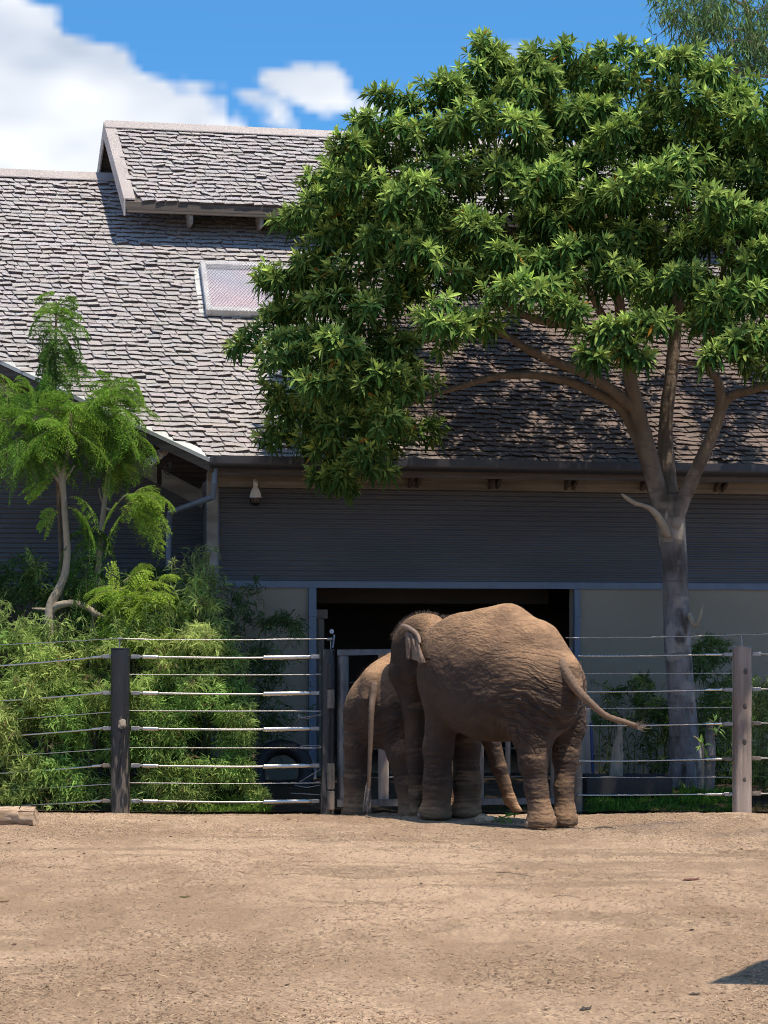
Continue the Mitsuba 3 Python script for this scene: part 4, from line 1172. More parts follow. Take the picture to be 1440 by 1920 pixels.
def build_big_tree():
    K = 'broad_leaved_tree'
    labels[K] = {'label': 'big broad leaved evergreen tree with dense crown in front of the barn', 'category': 'tree'}
    r = rng(77)
    C, A, tone = [], [], []
    pads = [(x, y, s, dome(x, y) + r.normal(0, .28)) for x, y, s in PADS]
    pads += [(x, y, 85, dome(x, y)) for x, y in ((1510, 200), (1590, 250), (1500, 330), (1600, 380), (1690, 420), (1520, 470), (1620, 520), (1530, 600), (1650, 620), (1760, 540), (1720, 660), (1560, 690), (1480, 650))]
    # the inner and far side of the crown
    for _ in range(85):
        x, y = r.uniform(560, 1760), r.uniform(150, 800)
        left = np.interp(y, [150, 200, 260, 330, 400, 480, 560, 620, 700, 800], [830, 790, 720, 700, 640, 600, 560, 560, 600, 620])
        if x < left or (x > 760 and y > 560) or (x > 1300 and y < 230):
            continue
        f = r.uniform(.42, 1)
        pads.append((x, y, 90, 25.9 + (dome(x, 380) - 25.9) * (1 - 2 * f) * .95))
    nf = len(PADS) + 13
    for k, (x, y, s, D) in enumerate(pads):
        R = s / FP * D * .89
        n = int((38 if k < nf else 24) * (R / .45) ** 2) + 5
        u = unit(r.normal(0, 1, (n, 3)) * [1, 1, .8] + [0, -.25, .55])
        ex, tl = r.uniform(.75, 1.4), r.normal(0, .22)                    # each clump has its own width and lean
        rad = r.uniform(.66, 1.08, (n, 1)) * (1 + .35 * (r.random((n, 1)) < .07))
        c = pt(x, y + s * .25, D) + u * rad * np.array([R * ex, R * 1.05, R * .52 / ex ** .5]) + (u[:, :1] * R * ex * tl) * [0, 0, 1]
        C.append(c); A.append(u * [1, 1, .7] + [0, 0, .55] + r.normal(0, .22, (n, 3)))
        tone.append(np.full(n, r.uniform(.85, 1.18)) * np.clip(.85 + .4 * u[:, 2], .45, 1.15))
    # sparse leaves deep inside
    x, y = r.uniform(560, 1700, 2100), r.uniform(170, 860, 2100)
    left = np.interp(y, [150, 200, 260, 330, 400, 480, 560, 620, 700, 860], [820, 770, 690, 660, 610, 580, 530, 520, 550, 610])
    ok = (x > left) & ~((x > 770) & (y > 540)) & ~((x > 1300) & (y < 210)) & ~((x < 770) & (y > 540) & (x > 740))
    x, y = x[ok], y[ok]
    D = dome(x, y) + r.uniform(.35, 1.9, len(x))
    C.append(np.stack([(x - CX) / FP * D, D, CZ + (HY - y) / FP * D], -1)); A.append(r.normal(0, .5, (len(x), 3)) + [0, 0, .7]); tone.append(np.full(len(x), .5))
    C, A, tone = np.vstack(C), np.vstack(A), np.concatenate(tone)
    # nearest, least covered leaf whorls become parts of their own
    X = CX + FP * C[:, 0] / C[:, 1]; Y = HY - FP * (C[:, 2] - CZ) / C[:, 1]
    score = C[:, 1] + .25 * r.random(len(C)) - .5 * A[:, 2] + 9 * ((X < 20) | (X > 1420) | (Y < 10)) - 1.2 * np.hypot((X - 1130) / 740, (Y - 460) / 500)
    order = np.argsort(score)
    big = order[:300]; rest = order[300:]
    n = 15
    arr = rosettes(C, A, r, n, tone=tone)
    arr = [x.reshape(len(C), n, *x.shape[1:]) for x in arr]
    for i in big:
        v, f, c = leaf_mesh(*(x[i] for x in arr))
        put(K + '__leaf_cluster', (v, f), 'bsdf_leaf', smooth=False, color=c)
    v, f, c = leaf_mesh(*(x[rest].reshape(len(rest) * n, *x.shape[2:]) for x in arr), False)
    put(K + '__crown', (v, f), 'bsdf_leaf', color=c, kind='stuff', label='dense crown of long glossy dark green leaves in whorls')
    # trunk and limbs
    limb(K + '__trunk', 'bsdf_bark', [(1292, 1492, 25.6, .30), (1289, 1468, 25.6, .225), (1284, 1410, 25.58, .185), (1277, 1300, 25.55, .165), (1270, 1200, 25.5, .158), (1267, 1120, 25.5, .152), (1265, 1050, 25.5, .15), (1260, 1000, 25.5, .165), (1256, 960, 25.5, .17), (1252, 925, 25.5, .13)], .09, 3, 22, 8)
    for k, (dx, D) in enumerate(((-26, 25.5), (24, 25.45), (4, 25.35), (30, 25.7))):
        limb(K + '__root_flare', 'bsdf_bark', [(1287 + dx * .45, 1385, 25.55, .06), (1288 + dx * .8, 1440, 25.55 + (D - 25.55) * .6, .085), (1290 + dx * 1.25, 1490, D, .09), (1291 + dx * 1.6, 1506, D, .06)], .12, 20 + k, 10)
    Ls = [[(1250, 985, 25.45, .10), (1232, 915, 25.4, .108), (1208, 820, 25.3, .10), (1190, 750, 25.2, .092), (1178, 690, 25.1, .08), (1165, 600, 24.9, .065), (1150, 480, 24.8, .05), (1120, 360, 24.7, .03)],
          [(1244, 970, 25.55, .06), (1218, 890, 25.55, .065), (1192, 815, 25.5, .07), (1165, 765, 25.35, .07), (1118, 738, 25.2, .062), (1060, 714, 25.0, .052), (990, 703, 24.85, .045), (925, 707, 24.7, .042), (865, 724, 24.6, .038), (800, 744, 24.5, .03), (730, 775, 24.4, .02)],
          [(1188, 765, 25.2, .07), (1150, 733, 25.1, .068), (1100, 702, 24.9, .06), (1050, 682, 24.8, .055), (990, 655, 24.7, .048), (940, 625, 24.6, .04), (880, 610, 24.5, .032), (800, 640, 24.4, .025), (700, 660, 24.4, .015)],
          [(1172, 660, 25.0, .065), (1130, 632, 24.95, .06), (1070, 610, 24.9, .055), (1000, 598, 24.8, .045), (930, 560, 24.8, .038), (850, 500, 24.8, .03), (760, 460, 24.8, .02)],
          [(1262, 985, 25.75, .10), (1252, 890, 25.85, .10), (1248, 800, 25.9, .085), (1260, 690, 25.9, .08), (1270, 580, 25.9, .07), (1285, 430, 25.7, .05), (1290, 280, 25.5, .03)],
          [(1264, 990, 25.4, .08), (1284, 930, 25.35, .088), (1318, 855, 25.25, .078), (1343, 795, 25.2, .072), (1353, 752, 25.15, .07), (1345, 712, 25.1, .052), (1328, 688, 25.0, .045), (1332, 640, 24.9, .04), (1350, 540, 24.8, .03), (1370, 420, 24.8, .02)],
          [(1353, 765, 25.15, .055), (1372, 742, 25.1, .055), (1405, 732, 25.0, .05), (1445, 720, 24.9, .046), (1520, 690, 24.8, .04), (1620, 600, 24.8, .025)],
          [(1150, 640, 24.95, .05), (1128, 590, 24.9, .048), (1100, 540, 24.8, .04), (1040, 470, 24.6, .035), (980, 400, 24.4, .025), (930, 330, 24.3, .015)],
          [(1328, 690, 25.0, .03), (1300, 682, 24.95, .022), (1270, 678, 24.9, .015)],
          [(1060, 614, 24.9, .03), (1020, 560, 24.8, .03), (960, 450, 24.5, .025), (940, 380, 24.3, .015)],
          [(930, 620, 24.6, .022), (880, 635, 24.55, .02), (810, 648, 24.5, .012)]]
    for k, P in enumerate(Ls):
        limb(K + '__limb', 'bsdf_bark', P, .10, 30 + k, 14)
    limb(K + '__broken_stub', 'bsdf_pale_bark', [(1252, 1005, 25.35, .05), (1238, 975, 25.25, .045), (1222, 956, 25.15, .036), (1206, 948, 25.1, .024), (1192, 944, 25.05, .026), (1178, 936, 25.0, .026), (1165, 926, 24.95, .012)], .22, 51, 10, 5, label='broken dead branch stub with splintered pale end')
    limb(K + '__broken_stub', 'bsdf_pale_bark', [(1290, 1150, 25.4, .03), (1304, 1172, 25.35, .035), (1314, 1150, 25.3, .018), (1318, 1134, 25.3, .006)], .2, 52, 8, 4, label='short dead twig stub low on the trunk')


def build_eucalypt():
    K = 'eucalyptus_tree'
    labels[K] = {'label': 'sparse eucalyptus with thin drooping leaves behind the big tree, at the top right corner', 'category': 'tree'}
    r = rng(9)
    D = 34.0
    limb(K + '__trunk', 'bsdf_pale_bark', [(1660, 1415, D, .30), (1650, 1000, D, .24), (1640, 600, D, .2), (1600, 300, D, .15), (1560, 120, D, .12), (1530, -60, D, .08)], .06, 61, 12)
    br = [[(1590, 260, D, .09), (1500, 170, D - .2, .06), (1440, 100, D - .3, .045), (1412, 60, D - .4, .04), (1400, 20, D - .4, .035), (1385, -40, D - .4, .03)],
          [(1540, 150, D, .05), (1440, 143, D - .4, .03), (1390, 138, D - .6, .022), (1350, 118, D - .7, .018), (1320, 95, D - .7, .012), (1300, 70, D - .7, .008)],
          [(1430, 90, D - .3, .03), (1405, 62, D - .5, .025), (1370, 52, D - .6, .018), (1330, 45, D - .6, .012), (1290, 30, D - .6, .006)],
          [(1395, 10, D - .4, .03), (1350, -10, D - .3, .02), (1290, -25, D - .3, .012), (1250, -10, D - .3, .006)],
          [(1440, 100, D - .3, .02), (1425, 85, D - .7, .016), (1390, 75, D - .8, .010), (1350, 80, D - .8, .005)]]
    tips = []
    for k, P in enumerate(br):
        limb(K + '__branch', 'bsdf_pale_bark', P, .06, 70 + k, 7)
        S = spline(np.array([[*pt(a, b, c), q] for a, b, c, q in P]), 14)
        tips.append(S[len(S) // 4:, :3])
    T0 = np.vstack(tips)
    cen = T0[r.integers(0, len(T0), 330)] + r.normal(0, .22, (330, 3)) + [0, 0, .05]
    blobs = [(1270, 20, 45), (1310, 30, 50), (1340, 45, 45), (1290, 75, 30), (1300, 110, 26), (1390, 95, 40), (1420, 70, 30), (1430, 110, 30), (1380, 20, 40), (1430, 20, 40), (1250, 0, 30), (1320, -10, 50), (1400, 120, 22), (1370, 110, 24), (1310, 130, 16), (1480, 60, 60), (1520, 0, 70), (1500, 120, 40)]
    ex = np.vstack([pt(x, y, D - .5) + r.normal(0, 1, (int(s * 1.1), 3)) * s / FP * D * [.5, .7, .42] for x, y, s in blobs])
    cen = np.vstack([cen, ex])
    m = 5
    base = np.repeat(cen, m, 0) + r.normal(0, .06, (len(cen) * m, 3))
    d = unit(r.normal(0, .5, base.shape) + [0, 0, -.7])
    v, f, c = leaf_mesh(base, d, r.normal(0, 1, base.shape), r.uniform(.13, .22, len(base)), r.uniform(.018, .028, len(base)), .2, np.array([.15, .24, .09]) * r.uniform(.6, 1.5, (len(base), 1)) * (1 + r.normal(0, .1, (len(base), 3))), False)
    put(K + '__foliage', (v, f), 'bsdf_leaf', color=c, kind='stuff', label='thin drooping sickle shaped leaves')
    mb = MB()
    for i in r.choice(len(cen), 140, False):
        p = cen[i]; j = np.argmin(((T0 - p) ** 2).sum(1))
        mb.add(*tube(spline(np.array([T0[j], (T0[j] + p) / 2 + [0, 0, .06], p]), 4), .005, 4, False))
    put(K + '__twigs', mb.mesh(), 'bsdf_pale_bark', kind='stuff')


def frond(base, d, L, droop, r, col, npin=9):
    """bipinnate leaf: leaflet arrays (base, direction, up, length) and its rachis points"""
    d = unit(np.asarray(d, float)); g = np.array([0, 0, -1.])
    side = unit(np.cross(d, [0, 0, 1.]) + r.normal(0, .42, 3))
    t = np.linspace(.18, 1, npin)
    at = lambda x: base + d * L * x * (1 - .3 * droop * x) + g * droop * L * x ** 2
    out = []
    for x in t:
        p = at(x); tan = unit(at(min(x + .02, 1.02)) - at(x - .02))
        pl = L * .42 * (1 - abs(x - .42) ** 1.3 * 1.1) * r.uniform(.85, 1.1)
        for sg in (-1, 1):
            pd = unit(side * sg * .9 + tan * .55 + g * .18 + r.normal(0, .08, 3))
            m = max(4, int(pl / .021))
            s = np.linspace(.1, 1, m)[:, None]
            q = p + pd * pl * s + g * pl * .24 * s ** 2
            ps = unit(np.cross(pd, np.cross(side, tan)))
            for s2 in (-1, 1):
                dd = unit(ps[None] * s2 + pd * .45 + g * .25 + r.normal(0, .12, (m, 3)))
                out.append((q, dd, np.full(m, .034) * (1.05 - .5 * np.abs(s[:, 0] - .45)) * r.uniform(.8, 1.2, m)))
    q = np.vstack([o[0] for o in out]); dd = np.vstack([o[1] for o in out]); ll = np.concatenate([o[2] for o in out])
    n = len(q)
    up = unit(np.cross(side, d))
    if up[2] < 0:
        up = -up
    return q, dd, np.broadcast_to(up, (n, 3)) + r.normal(0, .3, (n, 3)), ll, ll * .62, np.full(n, .15), np.array(col) * r.uniform(.75, 1.25, (n, 1)), np.array([at(x) for x in np.linspace(0, 1, 7)])


def fronds(key, specs, seed, label=None):
    """specs: (px, py, D, n fronds, length, elevation from, to, droop, colour, azimuth list or None)"""
    r = rng(seed); parts, mb = [], MB()
    for px, py, D, n, L, e0, e1, droop, col, az in specs:
        for k in range(n):
            a = (r.uniform(*az) if az else k * 2.39996 + r.normal(0, .3))
            e = math.radians(e0 + (e1 - e0) * k / max(n - 1, 1) + r.normal(0, 7))
            d = np.array([math.cos(a) * math.cos(e), math.sin(a) * math.cos(e), math.sin(e)])
            b = pt(px, py, D) + r.normal(0, .05, 3) + [0, 0, -.03 * k * L]
            o = frond(b, d, L * r.uniform(.8, 1.15), droop * r.uniform(.7, 1.3), r, np.array(col) * r.uniform(.8, 1.2))
            parts.append(o[:7]); mb.add(*tube(o[7], np.linspace(.007, .002, 7), 4, False))
    arr = [np.concatenate([p[i] for p in parts]) for i in range(7)]
    v, f, c = leaf_mesh(*arr, False)
    put(key + '__foliage', (v, f), 'bsdf_feather', color=c, kind='stuff', label=label)
    put(key + '__leaf_stalks', mb.mesh(), 'bsdf_stalk', kind='stuff')


scene['bsdf_stalk'] = two(pr(rgb(.11, .12, .04), .7))


def build_feathery():
    G1, G2, G3, G4 = (.20, .36, .055), (.14, .28, .05), (.25, .40, .06), (.32, .46, .07)
    K = 'feathery_tree'
    labels[K] = {'label': 'slender pale stemmed feathery tree with a bent stem, left of the other, above the bamboo', 'category': 'tree', 'group': 'feathery young trees'}
    D = 25.4
    limb(K + '__trunk', 'bsdf_pale_bark', [(88, 1530, D, 0.078), (90, 1240, D, 0.069), (91, 1180, D, 0.064), (96, 1135, D, 0.061), (110, 1105, D, 0.051), (122, 1075, D, 0.047), (126, 1030, D, 0.041), (122, 970, D, 0.037), (119, 925, D, 0.036), (117, 905, D, 0.043), (122, 870, D, 0.027), (130, 830, D, 0.023), (133, 790, D, 0.017), (128, 745, D, 0.009)], .07, 81, 12)
    limb(K + '__branch', 'bsdf_pale_bark', [(97, 1142, D, .05), (115, 1134, D - .05, .045), (140, 1131, D - .05, .04), (165, 1140, D, .038), (182, 1152, D, .034), (205, 1160, D + .1, .02)], .06, 82, 9)
    for P in ([(117, 908, D, .028), (95, 885, D, .022), (82, 868, D, .016), (60, 820, D, .010)], [(118, 905, D, .028), (108, 880, D, .02), (100, 855, D, .014), (84, 790, D, .01)], [(118, 905, D, .022), (132, 885, D, .016), (140, 872, D, .010)], [(92, 1143, D, .02), (75, 1142, D, .016), (60, 1141, D, .010)]):
        limb(K + '__branch', 'bsdf_pale_bark', P, .06, 83, 7)
    fronds(K, [(62, 785, D - .1, 15, .60, 45, -25, .5, G1, None), (105, 760, D - .25, 15, .58, 50, -20, .52, G1, None), (20, 770, D, 11, .55, 45, -20, .55, G2, None), (85, 805, D + .15, 10, .55, 30, -25, .6, G2, None),
               (135, 770, D - .2, 9, .5, 40, -10, .8, G3, None), (5, 715, D + .1, 8, .5, 40, -10, .7, G1, None), (-40, 760, D, 10, .55, 40, -20, .55, G2, None),
               (40, 820, D - .1, 9, .46, 5, -50, .7, G2, None), (98, 815, D, 8, .44, 0, -50, .7, G2, None), (100, 905, D - .1, 3, .34, 5, -25, .4, G3, (2.6, 3.8)), (118, 960, D - .1, 2, .25, 0, -20, .8, G1, (2.6, 4.2)), (135, 945, D - .1, 4, .42, 20, -10, .9, G1, (-.8, .8))], 91, 'fine feathery green leaves hanging in fans')
    K = 'feathery_tree_001'
    labels[K] = {'label': 'thin straight stemmed feathery tree, the right one of the pair above the bamboo', 'category': 'tree', 'group': 'feathery young trees'}
    D = 25.7
    limb(K + '__trunk', 'bsdf_pale_bark', [(172, 1520, D, 0.052), (174, 1240, D, 0.045), (178, 1130, D, 0.040), (185, 1060, D, 0.036), (190, 1000, D, 0.034), (196, 945, D, 0.032), (202, 900, D, 0.029), (208, 850, D, 0.024), (212, 790, D, 0.018), (215, 740, D, 0.011), (214, 705, D, 0.006)], .06, 84, 10)
    for P in ([(202, 905, D, .02), (212, 880, D - .05, .018), (216, 862, D - .1, .014)], [(195, 950, D, .016), (210, 955, D - .15, .012), (228, 935, D - .35, .009), (240, 925, D - .4, .008)], [(195, 948, D, .012), (188, 930, D, .010), (186, 915, D, .008)]):
        limb(K + '__branch', 'bsdf_pale_bark', P, .06, 85, 7)
    fronds(K, [(205, 735, D - .1, 14, .58, 50, -15, .52, G1, None), (218, 730, D - .25, 14, .46, 45, -20, .6, G1, None), (185, 745, D, 10, .55, 35, -25, .55, G2, None), (232, 790, D - .2, 8, .36, 20, -35, .6, G1, None), (212, 800, D, 12, .55, 15, -40, .6, G2, None), (190, 790, D, 8, .5, 20, -35, .6, G2, None), (225, 815, D - .1, 8, .36, -5, -55, .7, G2, None), (195, 830, D, 7, .4, -5, -55, .7, G2, None),
               (242, 935, D - .4, 9, .50, 45, -5, .75, G3, (-1.1, 1.1)), (255, 925, D - .4, 5, .48, 45, 5, .7, G3, (-.7, .7)), (236, 940, D - .35, 3, .35, 10, -30, .9, G3, (-1.6, 3.4)),
               (168, 985, D - .2, 8, .42, 20, -30, .9, (.085, .19, .04), None), (160, 1050, D - .15, 9, .42, 20, -30, .9, (.085, .19, .04), None), (165, 1105, D - .1, 7, .38, 10, -40, .9, (.085, .18, .04), None),
               (218, 875, D - .05, 3, .28, 10, -30, .8, G4, None)], 92, 'fine feathery green leaves hanging in long curtains')
    K = 'feathery_tree_002'
    labels[K] = {'label': 'tallest feathery sapling, a dark thin stem with a narrow plume against the shingle roof', 'category': 'tree', 'group': 'feathery young trees'}
    D = 26.0
    limb(K + '__trunk', 'bsdf_limb', [(122, 1500, D, .03), (116, 1100, D, .026), (106, 850, D, .024), (103, 740, D, .022), (103, 670, D, .02), (105, 610, D, .014), (106, 565, D, .007)], .04, 86, 9)
    fronds(K, [(105, 572, D, 9, .34, 50, 5, .52, G1, None), (105, 595, D, 9, .38, 35, -5, .7, G2, None), (104, 625, D, 8, .36, 20, -25, .9, (.09, .19, .04), None), (104, 650, D, 8, .34, 15, -40, .9, (.09, .19, .04), None), (104, 675, D, 8, .36, 10, -40, .6, G2, None), (104, 700, D, 7, .38, 0, -40, .6, G2, None)], 93, 'narrow plume of fine feathery leaves')
    K = 'feathery_shrub'
    labels[K] = {'label': 'low bright yellow green feathery shrub rising out of the bamboo', 'category': 'shrub'}
    D = 25.0
    limb(K + '__stem', 'bsdf_pale_bark', [(240, 1500, D, .035), (238, 1300, D, .03), (232, 1190, D, .025), (222, 1160, D, .018), (240, 1130, D, .014), (255, 1105, D, .010)], .06, 87, 8)
    fronds(K, [(238, 1095, D - .1, 8, .56, 45, 5, .42, G4, None), (285, 1100, D - .15, 8, .52, 45, 0, .42, G4, None), (218, 1110, D, 6, .46, 35, -5, .45, G3, None), (262, 1135, D - .1, 8, .5, 25, -15, .45, G3, None), (305, 1125, D - .1, 5, .40, 30, -10, .45, G3, None), (228, 1160, D - .1, 6, .44, 15, -25, .45, G3, None)], 94, 'bright yellow green ferny leaves')


def bamboo(key, pts, seed, cols, L=(.075, .14), per=7, culms=None, label=None, down=.25):
    """sprays of narrow leaves at twig ends pts (n, 3), cols (n, 3)"""
    r = rng(seed); n = len(pts)
    ax = unit(r.normal(0, .9, (n, 3)) + [0, -.3, .35])
    a = unit(np.cross(ax, r.normal(0, 1, (n, 3)))); 
    an = np.linspace(-1.25, 1.25, per)[None] + r.normal(0, .2, (n, per))
    d = ax[:, None] * np.cos(an)[..., None] + a[:, None] * np.sin(an)[..., None] + r.normal(0, .22, (n, per, 3)) + [0, 0, -down]
    base = pts[:, None] + ax[:, None] * r.uniform(-.05, .03, (n, per, 1))
    ln = r.uniform(*L, (n, per))
    up = np.cross(ax, a)[:, None] * np.ones((1, per, 1)); up = np.where(up[..., 2:] < 0, -up, up)
    c = np.repeat(cols[:, None], per, 1) * r.uniform(.6, 1.3, (n, per, 1)) * r.uniform(.6, 1.5, (n, 1, 1))
    v, f, cc = leaf_mesh(base.reshape(-1, 3), d.reshape(-1, 3), up.reshape(-1, 3), ln.ravel(), (ln * r.uniform(.10, .15, ln.shape)).ravel(), r.uniform(.05, .4, n * per), c.reshape(-1, 3), False)
    put(key + '__foliage', (v, f), 'bsdf_bamboo', color=cc, kind='stuff', label=label)
    if culms:
        mb = MB()
        for P in culms:
            mb.add(*tube(spline(np.array([pt(*q[:3]) for q in P]), 5), np.linspace(.012, .004, 5 * (len(P) - 1) + 1), 6, False))
        put(key + '__culms', mb.mesh(), 'bsdf_stalk', kind='stuff')


def hedge_pts(r, n, top, x0, x1, ybot, D0, D1, bulge=.5):
    """points through a clumpy hedge; top: profile rows (px, py)"""
    top = np.array(top, float)
    X = r.uniform(x0, x1, n * 3)
    yt = np.interp(X, top[:, 0], top[:, 1])
    Y = yt + (ybot - yt) * r.random(n * 3) ** 1.15
    f = r.random(n * 3) ** 1.6
    q = np.stack([X / 62, Y / 48, 0 * X], -1)
    lump = meshkit.fbm(q, 3, 4)
    h = (Y - yt) / np.maximum(ybot - yt, 1)
    D = D0 + (D1 - D0) * f + (lump - .5) * .9 * -1 + .35 * np.clip(1 - h * 2.2, 0, 1)
    keep = (r.random(n * 3) < np.clip((lump - .30) * 4.5, .06, 1))
    X, Y, D, lump = X[keep][:n], Y[keep][:n], D[keep][:n], lump[keep][:n]
    D = np.maximum(D, 24.16)
    return np.stack([(X - CX) / FP * D, D, CZ + (HY - Y) / FP * D], -1), X, Y, lump


def build_bamboo():
    r = rng(15)
    K = 'bamboo_hedge'
    labels[K] = {'label': 'sunlit bamboo hedge of narrow leaves behind the cable fence, left of the doorway', 'category': 'hedge'}
    P, X, Y, lu = hedge_pts(r, 9500, [(-90, 1170), (0, 1185), (40, 1165), (70, 1200), (130, 1225), (200, 1205), (250, 1180), (300, 1165), (345, 1120), (368, 1080), (400, 1130), (430, 1215), (460, 1240), (485, 1300), (500, 1370), (492, 1430), (470, 1480)], -90, 492, 1520, 24.2, 25.3)
    warm = np.clip(meshkit.fbm(np.stack([X / 130, Y / 110, 0 * X], -1), 3, 8) * 2.4 - .7, 0, 1)[:, None]
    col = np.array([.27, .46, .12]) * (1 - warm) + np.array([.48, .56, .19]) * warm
    dry = r.random(len(P)) < .05
    col[dry] = [.24, .20, .10]
    cul = [[(x, 1530, 24.9 + .9 * r.random()), (x + r.normal(0, 10), 1400, 25), (x + r.normal(0, 22), 1290, 25), (x + r.normal(0, 40), 1200 + r.random() * 60, 24.9)] for x in r.uniform(-60, 470, 70)]
    bamboo(K, P, 16, col, L=(.09, .165), culms=cul, label='mass of narrow bamboo leaves')
    # looser canes that stick out above the hedge
    x = r.uniform(-60, 470, 46)
    tp = np.interp(x, [0, 70, 200, 300, 368, 430, 480], [1160, 1190, 1200, 1150, 1080, 1200, 1290])
    rows = [[(a, b + 90, 24.9), (a + r.normal(0, 8), b + 20, 24.8), (a + r.normal(0, 22), b - r.uniform(0, 45), 24.7)] for a, b in zip(x, tp)]
    S = np.vstack([spline(np.array([pt(*q) for q in P]), 12)[8:] for P in rows])
    P = S[r.integers(0, len(S), 620)] + r.normal(0, 1, (620, 3)) * [.05, .06, .03]
    bamboo(K + '__cane', P, 116, np.tile([.34, .46, .15], (620, 1)), L=(.09, .16), per=5, culms=rows)
    K = 'understorey'
    labels[K] = {'label': 'dark leafy undergrowth against the left wing wall, behind the feathery trees', 'category': 'shrub'}
    P, X, Y, lu = hedge_pts(r, 2600, [(-90, 1040), (0, 1060), (60, 1030), (110, 1075), (170, 1095), (240, 1080), (330, 1050), (380, 1100)], -90, 380, 1400, 26.2, 27.0)
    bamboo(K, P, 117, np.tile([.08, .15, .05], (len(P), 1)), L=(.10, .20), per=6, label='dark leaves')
    # taller canes against the corner post
    K = 'bamboo_clump'
    labels[K] = {'label': 'tall bamboo canes with pale leaves rising in front of the corner post', 'category': 'bamboo'}
    rows = [[(352, 1330, 25.6), (368, 1200, 25.6), (378, 1100, 25.5), (372, 1020, 25.4)], [(385, 1320, 25.5), (395, 1220, 25.4), (392, 1130, 25.3), (400, 1060, 25.2)], [(340, 1320, 25.6), (350, 1220, 25.5), (358, 1140, 25.4)], [(330, 1300, 25.7), (318, 1150, 25.9), (330, 1060, 26)]]
    S = np.vstack([spline(np.array([pt(*q) for q in P]), 30)[20:] for P in rows])
    P = S[r.integers(0, len(S), 420)] + r.normal(0, 1, (420, 3)) * [.09, .1, .05]
    bamboo(K, P, 17, np.tile([.27, .34, .13], (420, 1)), L=(.09, .17), per=5, culms=rows, label='pale green bamboo leaves')
    # shaded bamboo on the wall left of the door
    K = 'bamboo_clump_001'
    labels[K] = {'label': 'shaded dark bamboo against the beige wall, reaching up to the steel trim', 'category': 'bamboo'}
    rows = [[(420, 1400, 26.6), (428, 1250, 26.6), (440, 1150, 26.7), (462, 1095, 26.8)], [(440, 1400, 26.4), (460, 1280, 26.4), (480, 1230, 26.3), (512, 1205, 26.2)], [(460, 1420, 26.3), (485, 1330, 26.2), (500, 1270, 26.1), (515, 1235, 26.1)], [(410, 1380, 26.7), (412, 1250, 26.7), (416, 1130, 26.8)], [(470, 1430, 26.2), (505, 1370, 26.1), (522, 1330, 26.0)]]
    S = np.vstack([spline(np.array([pt(*q) for q in P]), 30)[12:] for P in rows])
    P = S[r.integers(0, len(S), 640)] + r.normal(0, 1, (640, 3)) * [.13, .12, .10]
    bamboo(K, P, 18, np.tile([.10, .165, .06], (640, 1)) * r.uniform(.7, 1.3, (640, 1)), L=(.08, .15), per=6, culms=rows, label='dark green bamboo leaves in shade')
    K = 'bamboo_clump_002'
    labels[K] = {'label': 'single arching bamboo spray hanging in front of the beige wall beside the door jamb', 'category': 'bamboo'}
    rows = [[(470, 1330, 26.3), (476, 1240, 26.3), (486, 1190, 26.3), (508, 1165, 26.3), (530, 1158, 26.3), (552, 1168, 26.2), (562, 1195, 26.2)]]
    S = spline(np.array([pt(*q) for q in rows[0]]), 30)[70:]
    P = S[r.integers(0, len(S), 110)] + r.normal(0, 1, (110, 3)) * [.05, .07, .05]
    bamboo(K, P, 19, np.tile([.11, .175, .07], (110, 1)), L=(.09, .16), per=5, culms=rows, down=.5, label='drooping bamboo leaves')
    # darker hedge behind the trunk
    K = 'bamboo_hedge_001'
    labels[K] = {'label': 'shaded bamboo hedge behind the trunk of the big tree, right of the elephants', 'category': 'hedge'}
    P, X, Y, lu = hedge_pts(r, 3300, [(1108, 1275), (1150, 1290), (1180, 1290), (1200, 1262), (1225, 1275), (1250, 1330), (1290, 1240), (1320, 1190), (1360, 1188), (1385, 1230), (1410, 1270), (1440, 1262), (1500, 1240), (1560, 1260)], 1108, 1560, 1500, 25.95, 26.9)
    ok = ~((X < 1215) & (Y > 1360) & (r.random(len(X)) < .8)) & ~((X < 1190) & (r.random(len(X)) < .45))
    P = P[ok]; P[:, 1] += .15
    cul = [[(x, 1520, 26.4), (x + r.normal(0, 10), 1400, 26.4), (x + r.normal(0, 25), 1280, 26.4)] for x in r.uniform(1120, 1540, 40)]
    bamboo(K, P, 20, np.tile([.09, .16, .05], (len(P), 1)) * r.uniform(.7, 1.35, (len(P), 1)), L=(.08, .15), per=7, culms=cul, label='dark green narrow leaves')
    K = 'bamboo_clump_003'
    labels[K] = {'label': 'bamboo at the right edge of the picture beside the weathered timber post', 'category': 'bamboo'}
    rows = [[(1432, 1500, 24.9), (1428, 1400, 24.9), (1425, 1320, 24.8), (1432, 1280, 24.8)], [(1450, 1500, 24.8), (1440, 1440, 24.7), (1425, 1400, 24.6)], [(1470, 1500, 24.8), (1450, 1400, 24.8), (1445, 1300, 24.7)]]
    S = np.vstack([spline(np.array([pt(*q) for q in P]), 30)[10:] for P in rows])
    P = S[r.integers(0, len(S), 300)] + r.normal(0, 1, (300, 3)) * [.07, .1, .08]
    bamboo(K, P, 21, np.tile([.18, .25, .10], (300, 1)) * r.uniform(.7, 1.3, (300, 1)), L=(.09, .16), per=6, culms=rows, label='pale narrow bamboo leaves')
    # broad leaved sapling by the trunk
    K = 'sapling'
    labels[K] = {'label': 'small sapling with a forked grey stem and a few glossy leaves beside the big trunk', 'category': 'sapling'}
    D = 25.0
    limb(K + '__stem', 'bsdf_bark', [(1328, 1500, D, .075), (1330, 1450, D, .068), (1332, 1400, D, .06), (1330, 1375, D, .05), (1333, 1350, D, .02)], .12, 88, 10)
